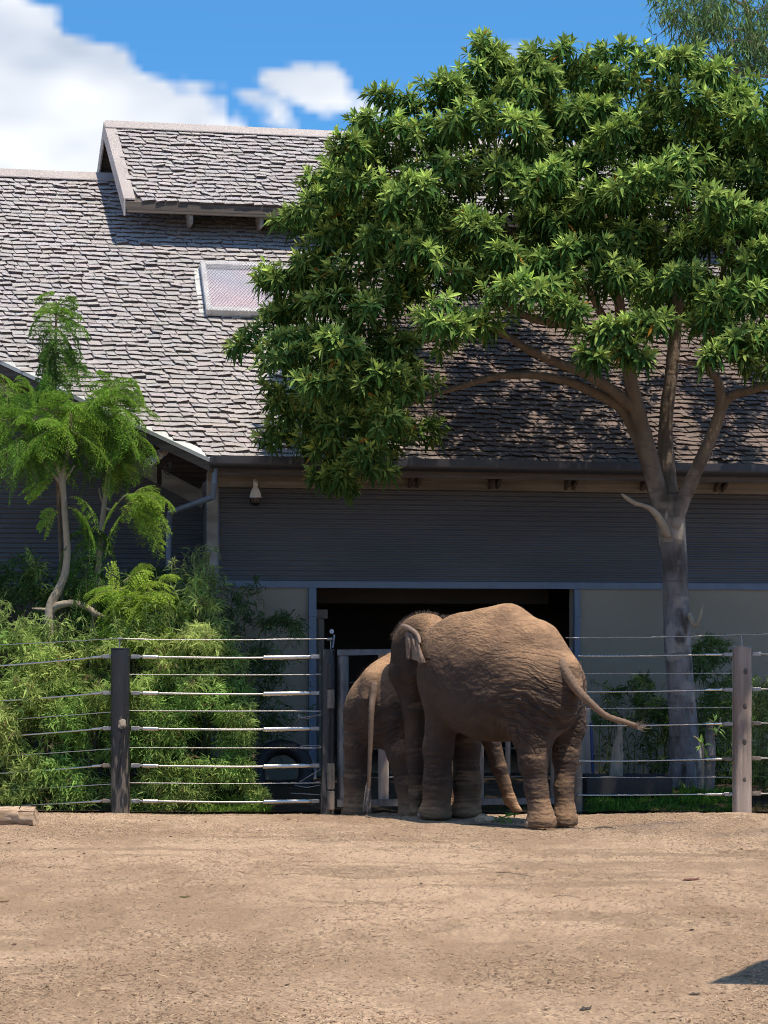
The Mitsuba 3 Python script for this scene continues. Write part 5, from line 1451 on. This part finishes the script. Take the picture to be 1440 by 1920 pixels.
    limb(K + '__stem', 'bsdf_pale_bark', [(1316, 1500, D - .2, .02), (1318, 1430, D - .2, .018), (1316, 1395, D - .2, .02), (1300, 1380, D - .2, .008)], .15, 89, 7)
    limb(K + '__twig', 'bsdf_pale_bark', [(1331, 1385, D, .018), (1345, 1370, D - .1, .012), (1352, 1345, D - .1, .007)], .1, 90, 6)
    C = np.array([pt(1340, 1348, D - .15), pt(1352, 1362, D - .2), pt(1316, 1392, D - .25)])
    v, f, c = leaf_mesh(*rosettes(C, np.array([[0, -.4, 1.], [.5, -.5, .6], [-.4, -.6, .6]]), r, 7, (.11, .17), 1.5))
    put(K + '__leaves', (v, f), 'bsdf_leaf', color=c, kind='stuff')
    # strap leaved plants deep in the left shade
    K = 'strap_leaved_plant'
    labels[K] = {'label': 'strap leaved plant with long arching leaves under the left feathery tree', 'category': 'plant'}
    c0 = np.vstack([np.repeat(pt(95, 1130, 26.0)[None], 26, 0), np.repeat(pt(70, 1075, 26.1)[None], 16, 0)])
    d = unit(r.normal(0, 1, (42, 3)) * [1, .8, .4] + [0, 0, .75])
    v, f, c = leaf_mesh(c0, d, np.tile([0, 0, 1.], (42, 1)), r.uniform(.28, .48, 42), r.uniform(.03, .045, 42), r.uniform(.4, 1.0, 42), np.array([.10, .15, .04]) * r.uniform(.6, 1.4, (42, 1)))
    put(K + '__leaves', (v, f), 'bsdf_leaf', color=c, kind='stuff')
    limb(K + '__stem', 'bsdf_limb', [(95, 1500, 26.0, .05), (96, 1300, 26.0, .05), (95, 1130, 26.0, .045)], .1, 95, 8)


def build_grass():
    r = rng(31)
    pats = [(372, 505, 24.05, 24.5, 1500, .17, (.2, .33, .06)), (1100, 1375, 24.05, 25.3, 5200, .13, (.09, .21, .035)), (1278, 1345, 24.35, 24.9, 800, .24, (.13, .27, .04)), (-40, 372, 24.08, 24.3, 900, .09, (.07, .12, .03)),
            (1220, 1310, 24.02, 24.25, 420, .07, (.30, .24, .10)), (1400, 1500, 24.1, 24.6, 500, .1, (.13, .12, .05)), (900, 1100, 24.15, 24.6, 420, .12, (.05, .11, .02))]
    B0, Dd, Ln, Cc = [], [], [], []
    for x0, x1, d0, d1, n, h, col in pats:
        x = r.uniform(x0, x1, n); D = r.uniform(d0, d1, n)
        X = (x - CX) / FP * D
        q = meshkit.fbm(np.stack([X * 2.2, D * 2.2, 0 * X], -1), 3, 6)
        B0.append(np.stack([X, D, ground_z(X, D) + .02], -1))
        Dd.append(r.normal(0, .38, (n, 3)) + [0, 0, 1.0]); Ln.append(h * r.uniform(.35, 1.2, n) * (.4 + 1.3 * q)); Cc.append(np.array(col) * r.uniform(.6, 1.5, (n, 1)))
    B0, Dd, Ln, Cc = np.vstack(B0), np.vstack(Dd), np.concatenate(Ln), np.vstack(Cc)
    v, f, c = leaf_mesh(B0, Dd, r.normal(0, 1, B0.shape) + [0, -1, 0], Ln, .007 + .03 * Ln, r.uniform(.1, .7, len(Ln)), Cc, False)
    put('grass', (v, f), 'bsdf_grass', color=c, label='tufts of green grass along the foot of the cable fence', cat='grass', kind='stuff')


if want('tree'):
    build_big_tree()
    build_eucalypt()
if want('plants'):
    build_feathery()
    build_bamboo()
    build_grass()

# ------------------------------------------------------------------ fence, gate, cameras, small things
def cable(key, P, rad, bsdf='bsdf_steel', sides=6, label=None, n=6):
    """P rows px, py, D"""
    return put(key, tube(spline(np.array([pt(*q) for q in P]), n), rad, sides), bsdf, smooth=True, label=label)


def rod(mb, a, b, r0, r1=None, sides=10):
    mb.add(*tube(np.array([a, b]), [r0, r0 if r1 is None else r1], sides))


def clevis(key, px, py, D, sg, bsdf):
    """fork fitting that bolts a cable to a post: two cheeks, a pin; sg = direction away from the post"""
    c = pt(px, py, D); mb = MB()
    for dy in (-.018, .018):
        mb.add(*cbox(c + [-.05, dy - .005, -.022], c + [.05, dy + .005, .022], .012))
    rod(mb, c + [-sg * .022, -.034, 0], c + [-sg * .022, .034, 0], .012)
    rod(mb, c + [sg * .03, 0, 0], c + [sg * .075, 0, 0], .016, .012)
    return put(key, mb.mesh(), bsdf, smooth=30)


def round_post(key, bsdf, px, D, r, ytop, label, seed, rough=.02, cap=None):
    zt = CZ + (HY - ytop) / FP * D
    x = (px - CX) / FP * D
    zs = np.r_[np.linspace(-.5, zt - .015, 26), zt - .004, zt]
    rr = np.r_[np.full(26, r), r * .985, r * .9]
    v, f = tube(np.stack([np.full(28, x) + .004 * np.sin(zs * 2 + seed), np.full(28, D), zs], 1), rr, 24, True, rough, seed)
    return put(key, (v, f), bsdf, smooth=40, label=label), x, zt


def build_fence():
    D = 24.0
    K = 'cable_fence'
    labels[K] = {'label': 'steel cable fence with thick black post, in front of bamboo left of the gate', 'category': 'fence'}
    _, x, zt = round_post(K + '__post', 'bsdf_black_post', 226, D, .108, 1217, 'thick round black post with scuffed, pale scraped patches', 3, .03)
    mb = MB(); mb.add(*lathe([(0, 0), (.112, 0), (.112, .012), (0, .012)], (x, D, zt + .001), sides=24)); put(K + '__post_cap', mb.mesh(), 'bsdf_rubber', smooth=30)
    mb = MB(); rod(mb, (x - .01, D, zt + .012), (x - .01, D, zt + .12), .008); rod(mb, (x - .02, D - .02, zt + .115), (x + .03, D - .02, zt + .12), .018, .012)
    put(K + '__insulator', mb.mesh(), 'bsdf_galv', smooth=30)
    # pale knot wound with hanging wires on the post
    v = trimesh.creation.icosphere(2, .05); v.vertices = v.vertices * [1, .3, 1.1]; v.vertices += (meshkit.fbm(v.vertices * 20, 3, 1)[:, None] - .5) * .03
    v.apply_translation(pt(229, 1358, D - .11)); put(K + '__knot', v, 'bsdf_pale_bark', smooth=True)
    for k, (dx, l) in enumerate(((-3, 95), (2, 78))):
        cable(K + '__hanging_wire', [(231 + k, 1362, D - .15), (229 + dx, 1400, D - .125), (224 + dx, 1360 + l, D - .12), (222 + dx, 1375 + l, D - .118)], .006, 'bsdf_rubber', 5)
    _, xg, zg = round_post(K + '__post', 'bsdf_black_post', 615, D, .078, 1217, 'slimmer black gate post', 5, .015)
    mb = MB(); rod(mb, (xg + .03, D, zg), (xg + .03, D, zg + .11), .006); rod(mb, (xg - .01, D - .01, zg + .11), (xg + .05, D - .01, zg + .115), .016)
    put(K + '__insulator', mb.mesh(), 'bsdf_galv', smooth=30)
    ys = (1232, 1300, 1366.5, 1436, 1502.5)
    for k, y in enumerate(ys):
        cable(K + '__cable', [(262, y - .5, D), (330, y + .5, D), (430, y + 1.5, D), (500, y + 1.2, D), (585, y - .5, D)], .0135, label='bright steel cable' if k == 0 else None)
        cable(K + '__swage_sleeve', [(494, y + 1.2, D), (500, y + 1.2, D), (545, y + .3, D), (578, y - .3, D), (584, y - .5, D)], np.interp(np.arange(25), [0, 2, 16, 22, 24], [.020, .030, .028, .018, .013]), sides=10)
        cable(K + '__swage_sleeve', [(266, y - .3, D), (271, y - .2, D), (290, y, D), (298, y + .2, D)], np.interp(np.arange(19), [0, 3, 15, 18], [.015, .026, .026, .016]), sides=10)
        clevis(K + '__clevis', 254, y - .6, D - .01, 1, 'bsdf_galv')
        clevis(K + '__clevis', 591, y - .6, D - .01, -1, 'bsdf_galv')
        # left of the post the cables run on past the edge of the picture
        dy = (16.5, 14.5, 14.5, 14, 9.5)[k]
        cable(K + '__cable', [(196, y - 1, D), (120, y + dy * .40, D + .12), (0, y + dy, D + .25), (-150, y + dy * 1.5, D + .45)], .011)
        cable(K + '__swage_sleeve', [(196, y - 1, D), (188, y - .3, D + .01), (172, y + .7, D + .03)], .017, sides=9)
        clevis(K + '__clevis', 201, y - 1, D - .01, -1, 'bsdf_rust' if k > 2 else 'bsdf_galv')
    for k, (y0, y1) in enumerate(((1265, 1265), (1333, 1333), (1402, 1402), (1468.5, 1468))):
        cable(K + '__thin_wire', [(243, y0 - .5, D), (420, y0 + .5, D), (608, y1, D)], .006, sides=5)
    for y0, y1 in ((1404, 1418), (1470, 1482), (1335, 1350)):
        cable(K + '__thin_wire', [(208, y0, D), (110, y0 + (y1 - y0) * .5, D + .12), (0, y1, D + .25), (-150, y1 + 8, D + .45)], .0055, sides=5)
    for y in (1265, 1334, 1468):                        # crimped ends of the thin wires
        cable(K + '__crimp', [(582, y, D), (588, y, D), (596, y - .7, D), (606, y, D)], np.interp(np.arange(19), [0, 4, 8, 13, 18], [.006, .011, .007, .013, .006]), 'bsdf_galv', 7)
    lp = [(560, 1402), (570, 1398.5), (590, 1397.5), (603, 1400), (590, 1403), (570, 1404), (560, 1402)]
    cable(K + '__wire_loop', [(a, b, D - .02) for a, b in lp], .005, 'bsdf_galv', 5)
    cable(K + '__hot_wire', [(231, 1197.5, D - .02), (300, 1199.3, D), (430, 1199.5, D), (540, 1198.5, D), (617, 1197.5, D - .01)], .0075, sides=6, label='thin hot wire above the posts')
    cable(K + '__hot_wire', [(222, 1197, D - .02), (120, 1203, D + .1), (0, 1209, D + .25), (-150, 1214, D + .45)], .005, sides=5)
    for P in ([(604, 1341, D - .03), (580, 1343, D - .05), (562, 1346, D - .02), (560, 1340, D), (575, 1347, D - .03), (604, 1338, D - .03)], [(560, 1347, D), (548, 1362, D + .1), (540, 1372, D + .2)], [(602, 1442, D - .02), (580, 1455, D), (562, 1466, D + .05)], [(604, 1490, D), (580, 1489, D), (545, 1487, D + .1)], [(600, 1472, D), (575, 1476, D), (552, 1472, D + .1)]):
        cable(K + '__loose_wire', P, .005, 'bsdf_galv', 5)
    # ---- fence right of the gate
    K = 'cable_fence_001'
    labels[K] = {'label': 'cable fence with a weathered grey timber post, in front of the big tree trunk', 'category': 'fence'}
    D1 = 24.1
    round_post(K + '__post', 'bsdf_rust', 1084, D1 + .1, .045, 1238, 'slim grey steel post behind the elephant', 7, .02)
    # squared and rounded timber post with knot holes
    x = (1391 - CX) / FP * D
    zt = CZ + (HY - 1213) / FP * D
    zs = np.linspace(-.5, zt, 40)
    th = np.arange(28) / 28 * 2 * np.pi
    sq = (np.abs(np.cos(th)) ** 5 + np.abs(np.sin(th)) ** 5) ** (-1 / 5)
    V = []
    for z in zs:
        r = .1 * (1 + .05 * max(0, .5 - z))
        g = np.stack([np.cos(th) * 1.5, np.sin(th) * 1.5, np.full(28, z * .5)], -1)
        rr = sq * r * (.94 + .14 * meshkit.fbm(g * 1.7, 4, 8))
        V.append(np.stack([x + rr * np.cos(th), D + rr * np.sin(th), np.full(28, z) + (0.012 * np.sin(th * 3 + 1) if z == zs[-1] else 0)], -1))
    V = np.array(V); n, m = V.shape[:2]
    i, j = np.meshgrid(np.arange(n - 1), np.arange(m), indexing='ij')
    q = np.stack([i * m + j, i * m + (j + 1) % m, (i + 1) * m + (j + 1) % m, (i + 1) * m + j], -1).reshape(-1, 4)
    mb = MB(); mb.add(V.reshape(-1, 3), q)
    k = np.arange(m); mb.add(np.vstack([V[-1], [[x, D, zt]]]), np.stack([k, (k + 1) % m, k * 0 + m], 1))
    put(K + '__post', mb.mesh(), 'bsdf_post_timber', smooth=50, label='weathered square timber post with dark knot holes')
    for px, py in ((1398, 1259), (1397, 1324), (1396, 1391), (1396, 1462)):
        s = trimesh.creation.icosphere(2, .028); s.vertices = s.vertices * [.9, .35, 1.3]; s.apply_translation(pt(px, py, D - .098)); put(K + '__knot_hole', s, 'bsdf_timber_dark', smooth=True)
    mb = MB(); rod(mb, pt(1391, 1213, D), pt(1390, 1190, D), .007); put(K + '__insulator', mb.mesh(), 'bsdf_galv')
    for k, (ya, yb) in enumerate(((1230, 1227), (1297, 1293), (1360.5, 1357), (1427, 1423), (1491, 1489))):
        cable(K + '__cable', [(1084, ya, D1), (1180, ya, D1), (1290, (ya + yb) / 2 - .3, D), (1372, yb, D)], .0095)
        cable(K + '__swage_sleeve', [(1322, yb + .6, D), (1328, yb + .5, D), (1350, yb + .2, D), (1360, yb, D)], np.interp(np.arange(19), [0, 3, 15, 18], [.012, .017, .017, .012]), sides=9)
        clevis(K + '__clevis', 1366, yb, D - .01, -1, 'bsdf_galv' if k != 3 else 'bsdf_rust')
        cable(K + '__cable', [(1414, yb - 1, D), (1480, yb - 1, D - .1), (1600, yb + 1, D - .3)], .0095)
        clevis(K + '__clevis', 1418, yb - 1, D - .01, 1, 'bsdf_rust' if k > 1 else 'bsdf_galv')
    for y in (1262, 1327, 1457):
        cable(K + '__thin_wire', [(1084, y + 1, D1), (1240, y + .5, D1), (1375, y, D)], .0045, sides=5)
    cable(K + '__hot_wire', [(1060, 1196, D1), (1180, 1195.5, D1), (1290, 1193, D), (1391, 1190, D), (1500, 1187, D - .2), (1600, 1184, D - .3)], .0055, sides=5, label='thin hot wire above the timber post')


def build_gate():
    K = 'steel_gate'
    labels[K] = {'label': 'galvanised steel gate between the fences, standing behind both elephants', 'category': 'gate'}
    D0, D1 = 24.0, 24.45
    dd = lambda px: D0 + (D1 - D0) * (px - 632) / 440
    zat = lambda y, px: CZ + (HY - y) / FP * dd(px)
    # round hinge stile
    v, f = tube(spline(np.array([pt(643, y, dd(643)) for y in (1504, 1400, 1300, 1225)]), 8), .068, 20, True, .06, 4)
    put(K + '__stile', (v, f), 'bsdf_gate', smooth=True, label='thick round galvanised stile with bright worn streak')
    for nm, y0, y1 in (('rail', 1218, 1229), ('rail', 1500, 1513)):
        mb = MB()
        a, b = pt(632, y1, D0 - .03), pt(1072, y0, D1 - .03)
        P = np.array([pt(632, y0, D0 - .08), pt(632, y1, D0 - .08), pt(1072, y0 - 4, D1 - .08), pt(1072, y1 - 6, D1 - .08)])
        V = np.vstack([P, P + [0, .07, 0]])
        mb.add(V, [[0, 1, 3, 2], [4, 6, 7, 5], [0, 2, 6, 4], [1, 5, 7, 3], [0, 4, 5, 1], [2, 3, 7, 6]])
        put(K + '__' + nm, mb.mesh(), 'bsdf_gate')
    for k, (px, r) in enumerate(((719, .06), (806, .05), (900, .045), (952, .03), (1040, .05))):
        v, f = tube(np.array([pt(px, 1500, dd(px) + .02), pt(px, 1226, dd(px) + .02)]), r, 16, True)
        put(K + '__upright', (v, f), 'bsdf_post_timber' if k in (0,) else 'bsdf_rust', smooth=40)
    for y in (1280, 1340, 1405, 1458):
        put(K + '__wire', tube(np.array([pt(650, y, dd(650)), pt(1060, y - 3, dd(1060))]), .006, 5), 'bsdf_gate', smooth=True)
    # hinges beside the gate post
    for (y0, y1, b) in ((1243, 1291, 'bsdf_rubber'), (1293, 1328, 'bsdf_rust'), (1432, 1480, 'bsdf_rust'), (1483, 1518, 'bsdf_rust')):
        mb = MB(); mb.add(*lathe([(0, 0), (.036, 0), (.040, .006), (.040, (y1 - y0) * .006 - .006), (.036, (y1 - y0) * .006), (0, (y1 - y0) * .006)], pt(620.5, y1, D0 - .10), sides=18))
        put(K + '__hinge_barrel', mb.mesh(), b, smooth=30)
    mb = MB(); rod(mb, pt(640, 1513, D0 - .03), pt(641, 1531, D0 - .03), .006); put(K + '__drop_bolt', mb.mesh(), 'bsdf_gate')
    mb = MB(); rod(mb, pt(624, 1215, D0 + .05), pt(627, 1190, D0 + .05), .010); mb.add(*lathe([(0, -.01), (.026, -.01), (.026, .01), (0, .01)], pt(622, 1184, D0 + .05), (0, 1, 0), 16)); put(K + '__latch', mb.mesh(), 'bsdf_blue_steel', smooth=30)


def build_cameras():
    K = 'security_camera'
    labels[K] = {'label': 'white dome security camera with black lower half hanging from the timber eave beam', 'category': 'security camera'}
    D = 27.15
    c = lambda px, py, d=D: pt(px, py, d)
    mb = MB(); p = c(477, 903, 27.30); mb.add(*cbox(p + [-.055, -.03, -.055], p + [.055, .03, .055], .015)); put(K + '__mount_plate', mb.mesh(), 'bsdf_white')
    mb = MB(); mb.add(*tube(spline(np.array([c(478, 902, 27.28), c(479, 901, 27.18), c(479, 906, 27.12), c(479, 916, 27.12)]), 6), np.linspace(.026, .030, 19), 14)); put(K + '__arm', mb.mesh(), 'bsdf_white', smooth=True)
    s = FP / 27.12
    mb = MB(); mb.add(*lathe([(.03, 0), (.045, -.02), (.062, -.055), (.072, -.10), (.078, -.125), (.079, -.13), (0, -.13)], c(479, 914, 27.12), sides=28)); put(K + '__housing', mb.mesh(), 'bsdf_white', smooth=40)
    mb = MB(); a = np.linspace(0, np.pi / 2, 9); mb.add(*lathe(np.c_[.069 * np.cos(a), -.132 - .05 - .055 * np.sin(a)], c(479, 914, 27.12), sides=28)); mb.add(*lathe([(.072, -.131), (.070, -.16), (.069, -.182)], c(479, 914, 27.12), sides=28)); put(K + '__dome', mb.mesh(), 'bsdf_black_gloss', smooth=40)
    K = 'security_camera_001'
    labels[K] = {'label': 'white bullet security camera under the slanted left roof edge, pointing down left', 'category': 'security camera'}
    D = 26.75
    a, b = pt(308, 847, D), pt(282, 866, D - .35)
    ax = (b - a) / np.linalg.norm(b - a); L = np.linalg.norm(b - a)
    mb = MB(); mb.add(*lathe([(0, -.01), (.04, -.01), (.05, .0), (.052, .02), (.052, L), (.046, L + .002), (.046, L - .02), (0, L - .02)], a, ax, 22)); put(K + '__housing', mb.mesh(), 'bsdf_white', smooth=40)
    mb = MB(); th = np.linspace(-.1, np.pi + .1, 12)
    side = np.cross(ax, [0, 0, 1.]); side /= np.linalg.norm(side); up = np.cross(side, ax)
    G = np.array([[a + ax * (t * (L + .06)) + .058 * (np.cos(x) * side + np.sin(x) * up) for x in th] for t in (0, .33, .66, 1)])
    mb.add(*sheet(G, np.full(G.shape[:2], .004))); put(K + '__sun_shield', mb.mesh(), 'bsdf_white', smooth=40)
    mb = MB(); mb.add(*lathe([(0, L - .019), (.03, L - .019), (.03, L - .015), (0, L - .015)], a, ax, 18)); put(K + '__lens', mb.mesh(), 'bsdf_black_gloss')
    mb = MB(); mb.add(*tube(spline(np.array([a + ax * .1, pt(306, 864, D), pt(312, 872, D + .05), pt(318, 868, D + .3)]), 5), .018, 10)); q = pt(316, 872, D + .1); mb.add(*cbox(q + [-.05, -.02, -.05], q + [.05, .06, .05], .01)); put(K + '__bracket', mb.mesh(), 'bsdf_gutter', smooth=30)
    cable(K + '__lead', [(316, 875, D + .08), (308, 882, D + .05), (316, 890, D + .06), (322, 880, D + .08)], .006, 'bsdf_rubber', 5)


def build_small():
    # log at the left edge
    K = 'log'
    labels[K] = {'label': 'short peeling cut log lying on the dirt at the left edge', 'category': 'log'}
    D = 20.7
    p0, p1 = pt(-70, 1538, D), pt(67, 1538.5, D - .15)
    z = ground_z(0, D) + .085
    p0[2] = p1[2] = z
    S = np.linspace(p0, p1, 24)
    v, f = tube(S, np.interp(np.linspace(0, 1, 24), [0, .5, .7, .72, 1], [.088, .092, .093, .083, .084]), 26, True, .08, 6)
    put(K + '__trunk', (v, f), 'bsdf_log', smooth=45)
    r = rng(8)
    for k, (t0, t1, a0, a1) in enumerate(((.30, .78, .1, 1.9), (.80, 1.0, .9, 2.9), (.0, .45, 1.2, 3.0))):
        th = np.linspace(a0, a1, 10); ss = np.linspace(t0, t1, 9)
        G = np.array([[p0 + (p1 - p0) * t + (.097 + .010 * math.sin(7 * t + 5 * x)) * np.array([0, -np.cos(x), np.sin(x)]) + [r.normal(0, .006), 0, 0] for x in th] for t in ss])
        put(K + '__bark_strip', sheet(G, np.full(G.shape[:2], .007)), 'bsdf_log', smooth=45)
    # stump behind the fence
    K = 'stump'
    labels[K] = {'label': 'pale split dead stump standing among the shaded bamboo, right of the swinging tail', 'category': 'stump'}
    D = 25.3
    v, f = tube(spline(np.array([[*pt(1153, 1480, D), .095], [*pt(1155, 1440, D), .085], [*pt(1158, 1400, D), .055], [*pt(1161, 1370, D), .04], [*pt(1160, 1345, D), .028]]), 6)[:, :3], np.interp(np.arange(25), [0, 6, 12, 18, 24], [.085, .078, .05, .04, .02]), 18, True, .55, 9)
    put(K + '__trunk', (v, f), 'bsdf_pale_bark', smooth=50)
    for k, (x0, x1, h0, rr) in enumerate(((1145, 1150, 1400, .03), (1164, 1166, 1378, .024), (1158, 1170, 1412, .02))):
        limb(K + '__splinter', 'bsdf_pale_bark', [(x0, 1478, D - .06, rr), ((x0 + x1) / 2, 1435, D - .05, rr * .8), (x1, h0, D - .03, .006)], .25, 150 + k, 7, 5)
    # pipes and a trough by the right jamb
    K = 'standpipe'
    labels[K] = {'label': 'thin dark blue standpipe against the beige wall right of the elephants', 'category': 'pipe'}
    put(K, tube(np.array([pt(1113, 1480, 25.6), pt(1108, 1355, 25.6)]), .018, 10), 'bsdf_blue_pipe', smooth=True)
    labels[K].update()
    K = 'leaning_board'
    labels[K] = {'label': 'pale upright board leaning by the wall just right of the elephants', 'category': 'board'}
    a = pt(1098, 1490, 25.9); mb = MB(); mb.add(*cbox(a + [-.06, 0, 0], a + [.06, .03, 1.05], .006)); put(K, mb.mesh(), 'bsdf_post_timber')
    K = 'water_trough'
    labels[K] = {'label': 'low black trough in the shade behind the fence, right of the elephants', 'category': 'trough'}
    a = pt(1175, 1470, 25.0); a[2] = -.02
    mb = MB()
    for (u0, u1, v0, v1, z0, z1) in ((-.5, .5, -.28, -.24, 0, .24), (-.5, .5, .24, .28, 0, .24), (-.5, -.46, -.238, .238, 0, .238), (.46, .5, -.238, .238, 0, .238), (-.458, .458, -.238, .238, 0, .05)):
        mb.add(*cbox(a + [u0, v0, z0], a + [u1, v1, z1], .012))
    put(K, mb.mesh(), 'bsdf_rubber')
    K = 'tyre'
    labels[K] = {'label': 'black rubber tyre leaning on the wall behind the fence, left of the gate post', 'category': 'tyre'}
    D = 25.9
    c = pt(528, 1448, D); th = np.linspace(0, 2 * np.pi, 37)
    ring = np.stack([c[0] + .30 * np.cos(th), c[1] + .10 * np.sin(th), c[2] + .30 * np.sin(th)], 1)
    put(K, tube(ring, .095, 14, False), 'bsdf_rubber', smooth=True)
    # dropped bits by the feet
    def at_ground(px, D, h=0.0):
        x = (px - CX) / FP * D
        return np.array([x, D, float(ground_z(x, D)) + h])
    K = 'browse_twig'
    labels[K] = {'label': 'small green leafy twig dropped on the dirt beneath the larger elephant', 'category': 'twig'}
    a, b = at_ground(930, 21.0, .015), at_ground(968, 21.05, .09)
    r = rng(3)
    mb = MB(); mb.add(*tube(spline(np.array([a, (a + b) / 2 + [0, 0, .02], b]), 5), .006, 6)); put(K + '__stem', mb.mesh(), 'bsdf_stalk', smooth=True)
    t = r.random((26, 1)); base = a + (b - a) * t
    v, f, c = leaf_mesh(base, unit(r.normal(0, 1, (26, 3)) + [.4, -.3, .7]), r.normal(0, 1, (26, 3)) + [0, 0, 1], r.uniform(.06, .11, 26), .022, .3, np.array([.17, .29, .05]) * r.uniform(.6, 1.4, (26, 1)), False)
    put(K + '__leaves', (v, f), 'bsdf_leaf', color=c, kind='stuff')
    K = 'dung_ball'
    for k, (px, D, s) in enumerate(((906, 21.2, .055), (918, 21.15, .045), (899, 21.25, .04))):
        m = trimesh.creation.icosphere(3, s); m.vertices = m.vertices * [1.2, 1, .8] + (meshkit.fbm(m.vertices * 25, 3, k)[:, None] - .5) * .03; m.apply_translation(at_ground(px, D, s * .6))
        put(K, m, 'bsdf_log', smooth=True, label=('largest', 'middle', 'smallest')[k] + ' of the three brown dung balls beside the front legs', cat='dung', group='dung balls under the elephant')
    K = 'stick'
    for k, (p, q, rad, lab) in enumerate((((880, 20.75), (990, 20.6), .012, 'thin bare stick lying just left of the rear foot'), ((1115, 20.3), (1155, 20.2), .008, 'short dark stick on the dirt right of the larger elephant'), ((930, 16.4), (1000, 16.1), .0035, 'long pale stick on the open dirt below the elephants'), ((1040, 14.9), (1090, 14.85), .003, 'fine stick on the dirt in the middle right'))):
        a, b = at_ground(*p, .012), at_ground(*q, .012)
        put(K, tube(spline(np.array([a, a * .6 + b * .4 + [0, .03, .008], b]), 6), np.linspace(rad, rad * .5, 13), 7, True, .1, k), 'bsdf_limb', smooth=True, label=lab, cat='stick')
    K = 'fallen_leaf'
    for k, (px, D, L, col, lab) in enumerate(((1296, 15.9, .16, (.11, .035, .022), 'dark red brown fallen leaf on the right of the yard'), (1098, 10.45, .09, (.05, .04, .03), 'dark curled leaf on the dirt near the bottom edge'), (1302, 10.9, .08, (.05, .04, .03), 'dark leaf beside the shadow at lower right'), (347, 14.85, .10, (.10, .085, .02), 'olive curled leaf on the dirt left of centre'), (8, 14.6, .10, (.2, .12, .05), 'tan leaf at the left edge of the yard'))):
        L *= .8
        w = np.array([r.normal(0, .004) for _ in range(9)])
        yaw = r.uniform(-.6, .6)
        G = []
        for j, t in enumerate(np.linspace(0, 1, 9)):
            row = []
            for sd in np.linspace(-1, 1, 7):
                lx, ly = L * (t - .5), .24 * L * sd * math.sin(math.pi * min(max(t, .05), .96))
                q = at_ground(px, D) + [lx * math.cos(yaw) - ly * math.sin(yaw), lx * math.sin(yaw) + ly * math.cos(yaw), 0]
                q[2] = float(ground_z(q[0], q[1])) + .003 + abs(w[j]) + .05 * L * (1 - sd * sd)
                row.append(q)
            G.append(row)
        scene['bsdf_fallen_%d' % k] = two(pr(rgb(*col), .7))
        G = np.array(G)
        put(K, sheet(G, np.full(G.shape[:2], .003)), 'bsdf_fallen_%d' % k, smooth=True, label=lab, cat='leaf')
    # added sail, out of view on the right, shaped to cast the lower right shadow
    K = 'added_shade_sail'
    labels[K] = {'label': 'added unseen sail on steel poles, casts the shadow at the lower right of the yard', 'category': 'shade sail'}
    h = 3.0
    tip = at_ground(1328, 11.25)
    s = SUN / SUN[2]
    up = lambda p: np.array([p[0], p[1], 0]) + s * h
    A, Bq, Cq = up(tip), up(tip + [1.25, 1.95, 0]), up(tip + [2.3, -.35, 0])
    G = []
    for t in np.linspace(.0, 1, 12):
        e0, e1 = A + (Bq - A) * t, A + (Cq - A) * t
        e0 = e0 + [-.05 * math.sin(math.pi * t), .06 * math.sin(math.pi * t), 0]
        G.append([e0 + (e1 - e0) * x - [0, 0, .05 * math.sin(math.pi * x) * t] for x in np.linspace(0, 1, 10)])
    put(K + '__cloth', sheet(np.array(G), np.full((12, 10), .006)), 'bsdf_added_sail', smooth=True)
    for p in (Bq, Cq):
        put(K + '__pole', tube(np.array([[p[0] + .1, p[1], -.3], [p[0] + .1, p[1], p[2] + .1]]), .05, 14), 'bsdf_galv', smooth=40)
    d = unit(A - (Bq + Cq) / 2)
    put(K + '__stay', tube(np.array([(Bq + Cq) / 2, A]), .005, 5), 'bsdf_galv', smooth=True)


scene['bsdf_added_sail'] = two(pr(rgb(.3, .28, .22), .8))
scene['bsdf_log'] = two(bump(pr(proc(lambda p, n, uv: mix((.25, .165, .10), (.52, .38, .26), smoothstep(.3, .7, fbm(p.x * 6, p.y * 22, p.z * 22, 4)))), .85), lambda p, n, uv: fbm(p.x * 9, p.y * 40, p.z * 40, 3), .006))
if want('things'):
    build_fence()
    build_gate()
    build_cameras()
    build_small()
